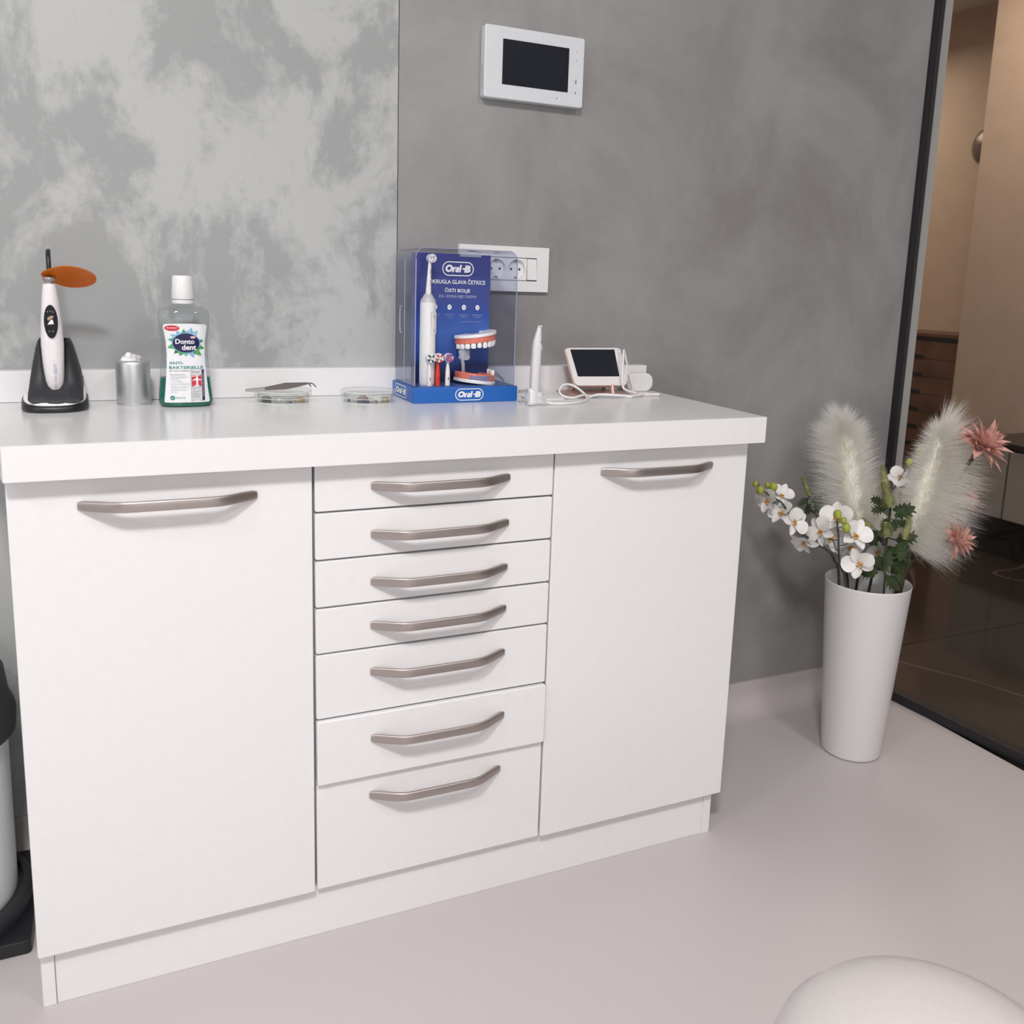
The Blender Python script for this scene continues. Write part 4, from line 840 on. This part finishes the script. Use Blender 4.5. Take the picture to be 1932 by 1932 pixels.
def petal_mesh(L_, W_, cup, prof, m_=6, curl=0.25):
    """petal along +x, width in y, cupping in z; prof = (t, relative width)"""
    v, f = [], []; n = len(prof) - 1
    for i, (t, ww) in enumerate(prof):
        w_ = W_ * ww
        for j in range(m_ + 1):
            s_ = j / m_ * 2 - 1; v.append((t * L_ + 0.10 * L_ * (1 - s_ * s_) * (1 if i == n else 0) * 0, s_ * w_, cup * L_ * sin(t * 2.2) + curl * w_ * s_ * s_))
    for i in range(n):
        for j in range(m_): a = i * (m_ + 1) + j; f.append((a, a + 1, a + m_ + 2, a + m_ + 1))
    me = bpy.data.meshes.new('petal'); me.from_pydata(v, [], f); me.shade_smooth(); return me
BROAD = ((0, 0.16), (0.12, 0.42), (0.25, 0.70), (0.42, 0.95), (0.58, 1.0), (0.72, 0.93), (0.84, 0.76), (0.92, 0.56), (0.975, 0.32), (1.0, 0.08))
SLIM = ((0, 0.25), (0.15, 0.62), (0.32, 0.92), (0.5, 1.0), (0.68, 0.88), (0.84, 0.62), (0.94, 0.34), (1.0, 0.05))
SPEAR = ((0, 0.35), (0.2, 0.72), (0.42, 1.0), (0.62, 0.86), (0.8, 0.5), (0.93, 0.2), (1.0, 0.02))
def frame(nrm, roll):
    z = nrm.normalized(); x = (Vector((0, 0, 1)) - z * z.z); x = x.normalized() if x.length > 0.05 else Vector((1, 0, 0)); y = z.cross(x)
    Mx = Matrix((x, y, z)).transposed(); return Mx @ Matrix.Rotation(roll, 3, 'Z')
P_big = petal_mesh(0.037, 0.0185, 0.13, BROAD); P_nar = petal_mesh(0.037, 0.0115, 0.06, SLIM)
for me in (P_big, P_nar): me.materials.append(M_petal)
def add_mesh(name, me, parent, loc, M3):
    o = bpy.data.objects.new(name, me); C.objects.link(o); o.parent = parent
    base = Vector((0, 0, 0)); p = parent
    mw = Matrix.Translation(loc - origin(parent)) @ M3.to_4x4(); o.matrix_local = mw; return o
def orchid(root, c, nrm, roll, s_=1.0):
    nz = nrm.normalized(); Fm = frame(nz, roll)
    g = G()
    lipd = Fm @ Vector((-1, 0, 0))
    g.ball(tuple(c + nz * 0.004 * s_), (0.0038 * s_, 0.0038 * s_, 0.0038 * s_), 10, 7)
    for sd in (-1, 1):
        q = c + nz * 0.007 * s_ + (Fm @ Vector((-0.25, sd * 0.8, 0))) * 0.006 * s_; g.ball(tuple(q), (0.0024 * s_, 0.0024 * s_, 0.0036 * s_), 8, 6)
    q = c + nz * 0.009 * s_ + lipd * 0.008 * s_; g.ball(tuple(q), 0.0032 * s_, 8, 6)
    fl_ = g.make('flower', M_lip, root, smooth=60)
    for k, (an, me, sc_) in enumerate(((0, P_nar, 1.0), (72, P_big, 0.98), (-72, P_big, 0.98), (142, P_nar, 0.95), (-142, P_nar, 0.95))):
        M3 = Fm @ Matrix.Rotation(math.radians(an), 3, 'Z') @ Matrix.Rotation(random.uniform(-0.45, 0.25), 3, 'Y') @ Matrix.Rotation(random.uniform(-0.35, 0.35), 3, 'X') @ Matrix.Diagonal((s_ * sc_,) * 3)
        add_mesh('petal', me, fl_, c + nz * (0.001 if me is P_big else -0.001), M3)
    return fl_
def spray(label, stem, foot, flowers, buds):
    t = thing('orchid_spray', label, 'orchid', foot, None)
    path = arc([foot] + stem, 8); g = G().tube(path, [0.0034 - 0.0020 * i / len(path) for i in range(len(path))], 8)
    def near(p): return min(path, key=lambda q: (q - p).length)
    for p, *_ in flowers:
        q = near(p - view * 0.01 + Vector((0, 0, -0.02))); g.tube(arc([q, (q + p) / 2 + Vector((0, 0, -0.008)), p - view * 0.004], 5), 0.0011, 6)
    for p, r in buds:
        q = near(p + Vector((0, 0, -0.015))); g.tube(arc([q, (q + p) / 2 + Vector((0.004, 0, 0.004)), p], 5), 0.0010, 6)
    g.make('stem', M_stem, t, smooth=60)
    for p, nrm, roll, s_ in flowers: orchid(t, p, nrm, roll, s_)
    for p, r in buds: G().ball(tuple(p), (r, r, r * 1.15), 12, 9).make('bud', M_bud, t, smooth=60)
vn = view; rt = R; upw = Vector((0, 0, 1))
def nd(a, b): return (vn + rt * a + upw * b)
spray('white orchid spray arching left from the vase towards the cabinet',
      [fp(1583, 1105, 2.06), fp(1573, 1055, 2.05), fp(1560, 1038, 2.04), fp(1532, 1020, 2.03), fp(1500, 993, 2.02), fp(1480, 955, 2.02), fp(1467, 943, 2.02), fp(1440, 927, 2.02), fp(1427, 915, 2.02)], Vector((VX - 0.045, VY + 0.01, 0.08)),
      [(fp(1450, 943, 2.03), nd(-0.9, -0.3), 0.5, 0.92), (fp(1474, 935, 2.05), nd(0.6, 0.4), -0.5, 0.80), (fp(1475, 968, 2.03), nd(-0.3, 0.5), 0.3, 0.90), (fp(1498, 984, 2.00), nd(0.8, -0.2), -1.2, 0.95), (fp(1518, 1022, 2.02), nd(-0.4, -1.0), 0.9, 0.95)],
      [(fp(1425.5, 913, 2.015), 0.0066), (fp(1434, 925, 2.01), 0.0085), (fp(1448, 915.5, 2.02), 0.0062), (fp(1459.5, 919, 2.015), 0.0088)])
spray('white orchid spray in the middle front of the vase with green buds on top',
      [fp(1597, 1112, 2.03), fp(1588, 1075, 2.02), fp(1583, 1050, 2.01), fp(1582, 1010, 2.00), fp(1579, 985, 1.99)], Vector((VX - 0.025, VY - 0.03, 0.08)),
      [(fp(1580, 978, 2.02), nd(-0.1, 0.25), 0.15, 1.12), (fp(1549, 1002, 2.01), nd(-0.7, 0.0), 0.9, 1.0), (fp(1571, 1012, 2.04), nd(-0.5, -0.6), -0.3, 1.05), (fp(1612, 1010, 1.99), nd(0.6, 0.2), -0.5, 1.08), (fp(1620, 1062, 2.00), nd(0.2, -0.3), 0.5, 1.05), (fp(1604, 1035, 2.05), nd(0.1, -0.3), 2.6, 1.0)],
      [(fp(1580, 970.5, 1.965), 0.0094), (fp(1591.5, 982.5, 1.965), 0.0074), (fp(1597, 996, 1.96), 0.0090)])
spray('white orchid spray half hidden behind the green thistles', [fp(1640, 1112, 2.12), fp(1650, 1040, 2.13), fp(1660, 970, 2.14), fp(1700, 900, 2.14), fp(1722, 862, 2.14), fp(1735, 845, 2.14)], Vector((VX + 0.005, VY + 0.045, 0.08)),
      [(fp(1648, 975, 2.12), nd(0.4, 0.5), 1.0, 1.0), (fp(1694, 902, 2.15), nd(0.3, 0.3), 1.6, 0.85), (fp(1655, 1040, 2.10), nd(0.3, -0.2), 0.2, 0.95)],
      [(fp(1732, 852, 2.12), 0.0072), (fp(1716, 872, 2.12), 0.0080), (fp(1740, 860, 2.13), 0.0056), (fp(1747, 841, 2.14), 0.0056)])

def thistle(label, stem, foot, heads, leaves, seed):
    rnd = random.Random(seed); t = thing('thistle_sprig', label, 'thistle', foot)
    path = arc([foot] + stem, 8); g = G().tube(path, 0.0024, 8)
    for base, tip, r in heads:
        q = min(path, key=lambda z: (z - base).length); g.tube([q, (q + base) / 2 + Vector((0, 0, -0.004)), base], 0.0016, 6)
    g.make('stem', M_leaf, t, smooth=60)
    for base, tip, r in heads:
        g = G(); axv = tip - base; L_ = axv.length; n = int(140 + L_ * 6000); ez = axv.normalized(); ex_ = ez.cross(view).normalized(); ey = ez.cross(ex_)
        rings = []
        for i in range(9):
            s_ = i / 8; rr = r * 0.58 * (sin(pi * (0.18 + 0.80 * s_)) ** 0.8 if s_ < 0.25 else (1 - 0.80 * ((s_ - 0.25) / 0.75) ** 1.3))
            rings.append([base + axv * s_ + (ex_ * cos(2 * pi * k / 12) + ey * sin(2 * pi * k / 12)) * rr for k in range(12)])
        hd_ = g.loft(rings).make('flower_head', mat('thistle_core', (0.36, 0.38, 0.17), 0.7, var=0.3, scale=80), t, smooth=60); g = G()
        for h in range(n):
            s_ = h / n; a = h * 2.39996; rr = r * 0.56 * (1 - 0.75 * max(0, (s_ - 0.2) / 0.8) ** 1.3)
            d = (ex_ * cos(a) + ey * sin(a)); p = base + axv * s_ + d * rr; sp = (d * 1.0 + ez * 0.25).normalized() * r * 0.75 * (1.1 - 0.5 * s_); ww = d.cross(ez) * r * 0.085
            g.add([p - ww, p + ww, p + sp], [(0, 1, 2)])
        g.make('bristles', M_thist, hd_, smooth=0, fixn=False, kind='stuff')
    for p, d, L_ in leaves:
        d = d.normalized(); sd = d.cross(view).normalized(); g = G(); v = []
        n = 5
        for i in range(n):
            s_ = i / n; v += [p + d * L_ * s_ + sd * L_ * 0.16 * (0.4 + sin(pi * s_)), p + d * L_ * s_ - sd * L_ * 0.16 * (0.4 + sin(pi * s_))]
        v.append(p + d * L_)
        f = [(2 * i, 2 * i + 1, 2 * i + 3, 2 * i + 2) for i in range(n - 1)] + [(2 * n - 2, 2 * n - 1, 2 * n)]
        g.add(v, f)
        for i in range(1, n):
            for sg in (0, 1):
                a = v[2 * i + sg]; o_ = (a - (p + d * L_ * i / n)).normalized(); g.add([a - d * L_ * 0.07, a + d * L_ * 0.07, a + o_ * L_ * 0.16 + d * L_ * 0.10 + view * L_ * 0.04], [(0, 1, 2)])
        g.make('leaf', M_leaf, t, smooth=0, fixn=False)
lv = lambda u, v, a, b, L_, d=2.03: (fp(u, v, d), rt * a + upw * b + view * random.uniform(-0.1, 0.35), L_)
thistle('green thistle sprig in the middle of the vase with stacked pale green cones',
        [fp(1668, 1112, 2.02), fp(1668, 1060, 2.02), fp(1676, 1000, 2.02), fp(1680, 960, 2.02)], Vector((VX + 0.02, VY - 0.03, 0.10)),
        [(fp(1672, 920, 2.05), fp(1664, 876, 2.05), 0.0125), (fp(1681, 957, 2.01), fp(1665, 908, 2.01), 0.0165), (fp(1673, 1013, 1.99), fp(1671, 986, 1.99), 0.0170), (fp(1706, 1018, 2.02), fp(1718, 972, 2.02), 0.0135), (fp(1643, 1000, 2.03), fp(1625, 978, 2.03), 0.012)],
        [lv(1668, 950, -0.9, 0.35, 0.035), lv(1672, 958, -1, -0.25, 0.035), lv(1684, 962, 0.9, 0.1, 0.038), lv(1688, 975, 1, 0.55, 0.05), lv(1688, 985, 1, -0.2, 0.034), lv(1660, 1005, -0.8, -0.6, 0.04), lv(1655, 1030, -0.6, 0.7, 0.04), lv(1676, 1030, 0.5, -0.7, 0.05), lv(1690, 1020, 0.9, 0.2, 0.05), lv(1700, 1035, 0.3, -0.8, 0.05), lv(1680, 1040, -0.3, -0.9, 0.05), lv(1662, 1050, -0.5, -0.7, 0.05), lv(1695, 1055, 0.2, -0.9, 0.045), lv(1670, 1085, 0.6, -0.6, 0.045), lv(1655, 1080, -0.9, -0.1, 0.04), lv(1674, 1100, 0.6, 0.3, 0.04), lv(1665, 1000, 0.2, 0.9, 0.03), lv(1682, 1005, 0.2, 0.9, 0.035), lv(1692, 1040, 0.5, 0.7, 0.04), lv(1706, 1020, -0.1, -1, 0.05)], 4)
thistle('small pale thistle sprig peeping out behind the left pampas plume',
        [fp(1600, 1100, 2.15), fp(1560, 1000, 2.16), fp(1525, 955, 2.16), fp(1522, 942, 2.16)], Vector((VX - 0.03, VY + 0.035, 0.10)),
        [(fp(1528, 935, 2.16), fp(1513, 899, 2.16), 0.0105)],
        [lv(1530, 945, 0.9, 0.0, 0.045, 2.16), lv(1525, 940, -0.7, -0.6, 0.03, 2.16), lv(1535, 955, 0.9, -0.5, 0.045, 2.16), lv(1540, 950, 0.7, 0.6, 0.04, 2.16), lv(1528, 950, -0.2, -1, 0.03, 2.16)], 6)

# spiky pink flowers
P_pink = petal_mesh(0.052, 0.0085, 0.10, SPEAR, 2, 0.5); P_pink.materials.append(M_pink)
def pinkflower(label, c, nrm, s_, stem, foot, seed, n=34):
    rnd = random.Random(seed); t = thing('pink_flower', label, 'flower', foot, None)
    G().tube(arc([foot] + stem + [c], 8), 0.0045, 8).make('stem', M_bstem, t, smooth=60)
    G().ball(tuple(c), 0.010 * s_, 10, 8).make('flower_centre', M_pink, t)
    nz = nrm.normalized(); Fm = frame(nz, 0)
    for k in range(n):
        el = math.radians(78 - 95 * (k / n) ** 0.8) + rnd.uniform(-0.1, 0.1); az = k * 2.39996
        M3 = Fm @ Matrix.Rotation(az, 3, 'Z') @ Matrix.Rotation(-el, 3, 'Y') @ Matrix.Rotation(rnd.uniform(-0.5, 0.5), 3, 'X') @ Matrix.Diagonal((s_ * rnd.uniform(0.8, 1.1), s_, s_))
        add_mesh('petal', P_pink, t, c, M3)
pinkflower('large spiky pink flower at the top right of the bouquet', fp(1846, 846, 2.00), rt * 0.75 + upw * 0.75 + view * 0.45, 1.30, [fp(1705, 1095, 2.10), fp(1740, 1030, 2.12), fp(1800, 920, 2.12)], Vector((VX + 0.05, VY, 0.10)), 1, 44)
pinkflower('spiky pink flower low on the right of the bouquet, below the leaning plume', fp(1796, 1018, 2.02), rt * 1.0 + upw * 0.05 + view * 0.5, 1.0, [fp(1700, 1100, 2.07), fp(1735, 1050, 2.13), fp(1765, 1030, 2.17)], Vector((VX + 0.05, VY - 0.02, 0.10)), 2, 40)
pinkflower('spiky pink flower half hidden behind the leaning plume at mid height', fp(1812, 942, 2.16), rt * 0.9 + upw * 0.1 + view * 0.2, 0.85, [fp(1702, 1090, 2.13), fp(1750, 1010, 2.15)], Vector((VX + 0.045, VY + 0.02, 0.10)), 3)
pinkflower('spiky pink flower peeping above the leaning plume, left of the largest one', fp(1800, 826, 2.16), rt * -0.2 + upw * 0.9 + view * 0.2, 0.85, [fp(1703, 1090, 2.13), fp(1750, 960, 2.15)], Vector((VX + 0.04, VY + 0.03, 0.10)), 4)

# ---------------------------------------------------------------- pedal bin at the left edge
pbn = thing('pedal_bin', 'white pedal bin with black lid and foot left of the cabinets', 'bin', (-0.14, 0.25, 0))
bcx, bcy = -0.171, 0.270
G().prism(rrect(-0.322, -0.0205, 0.142, 0.398, 0.008), 0.0, 0.024).make('foot', M_black, pbn, bevel=0.002)
G().lathe((bcx, bcy, 0), [(0.146, 0.024), (0.147, 0.044), (0.143, 0.052), (0.132, 0.054), (0.130, 0.046), (0.120, 0.046)], 64).make('foot_ring', M_soft, pbn, smooth=40)
G().lathe((bcx, bcy, 0), [(0.1235, 0.046), (0.1245, 0.345)], 64).make('body', mat('bin_white', (0.74, 0.77, 0.77), 0.3), pbn, smooth=40)
G().lathe((bcx, bcy, 0), [(0.128, 0.325), (0.137, 0.330), (0.139, 0.360), (0.136, 0.372), (0.130, 0.385), (0.125, 0.430), (0.112, 0.450), (0.06, 0.458), (0.001, 0.460)], 64).make('lid', M_soft, pbn, smooth=40)
B(bcx - 0.03, bcx + 0.03, bcy - 0.185, bcy - 0.12, 0.008, 0.018).make('pedal', M_black, pbn, bevel=0.003)

# ---------------------------------------------------------------- domed stool in the foreground
st = thing('saddle_stool', 'white domed stool seat close to the camera at the bottom right', 'stool', (0.77, -0.85, 0))
sx, sy = 0.7700, -0.8500
g = G(); 
G().lathe((sx + 0.003, sy, 0.342), [(0.09, -0.045), (0.138, -0.035), (0.150, -0.010), (0.148, 0.020), (0.138, 0.052), (0.117, 0.078), (0.086, 0.097), (0.047, 0.108), (0.001, 0.111)], 64).make('seat', mat('seat_white', (0.56, 0.53, 0.52), 0.5), st, smooth=60)
G().lathe((sx, sy, 0), [(0.025, 0.05), (0.025, 0.31)], 24).make('gas_column', M_steel, st, smooth=40)
for k in range(5):
    a = 2 * pi * k / 5
    G().tube([(sx, sy, 0.07), (sx + 0.22 * cos(a), sy + 0.22 * sin(a), 0.055)], [0.02, 0.014], 10).make('leg', M_steel, st)
    G().ball((sx + 0.22 * cos(a), sy + 0.22 * sin(a), 0.025), 0.025, 14, 10).make('castor', M_soft, st)
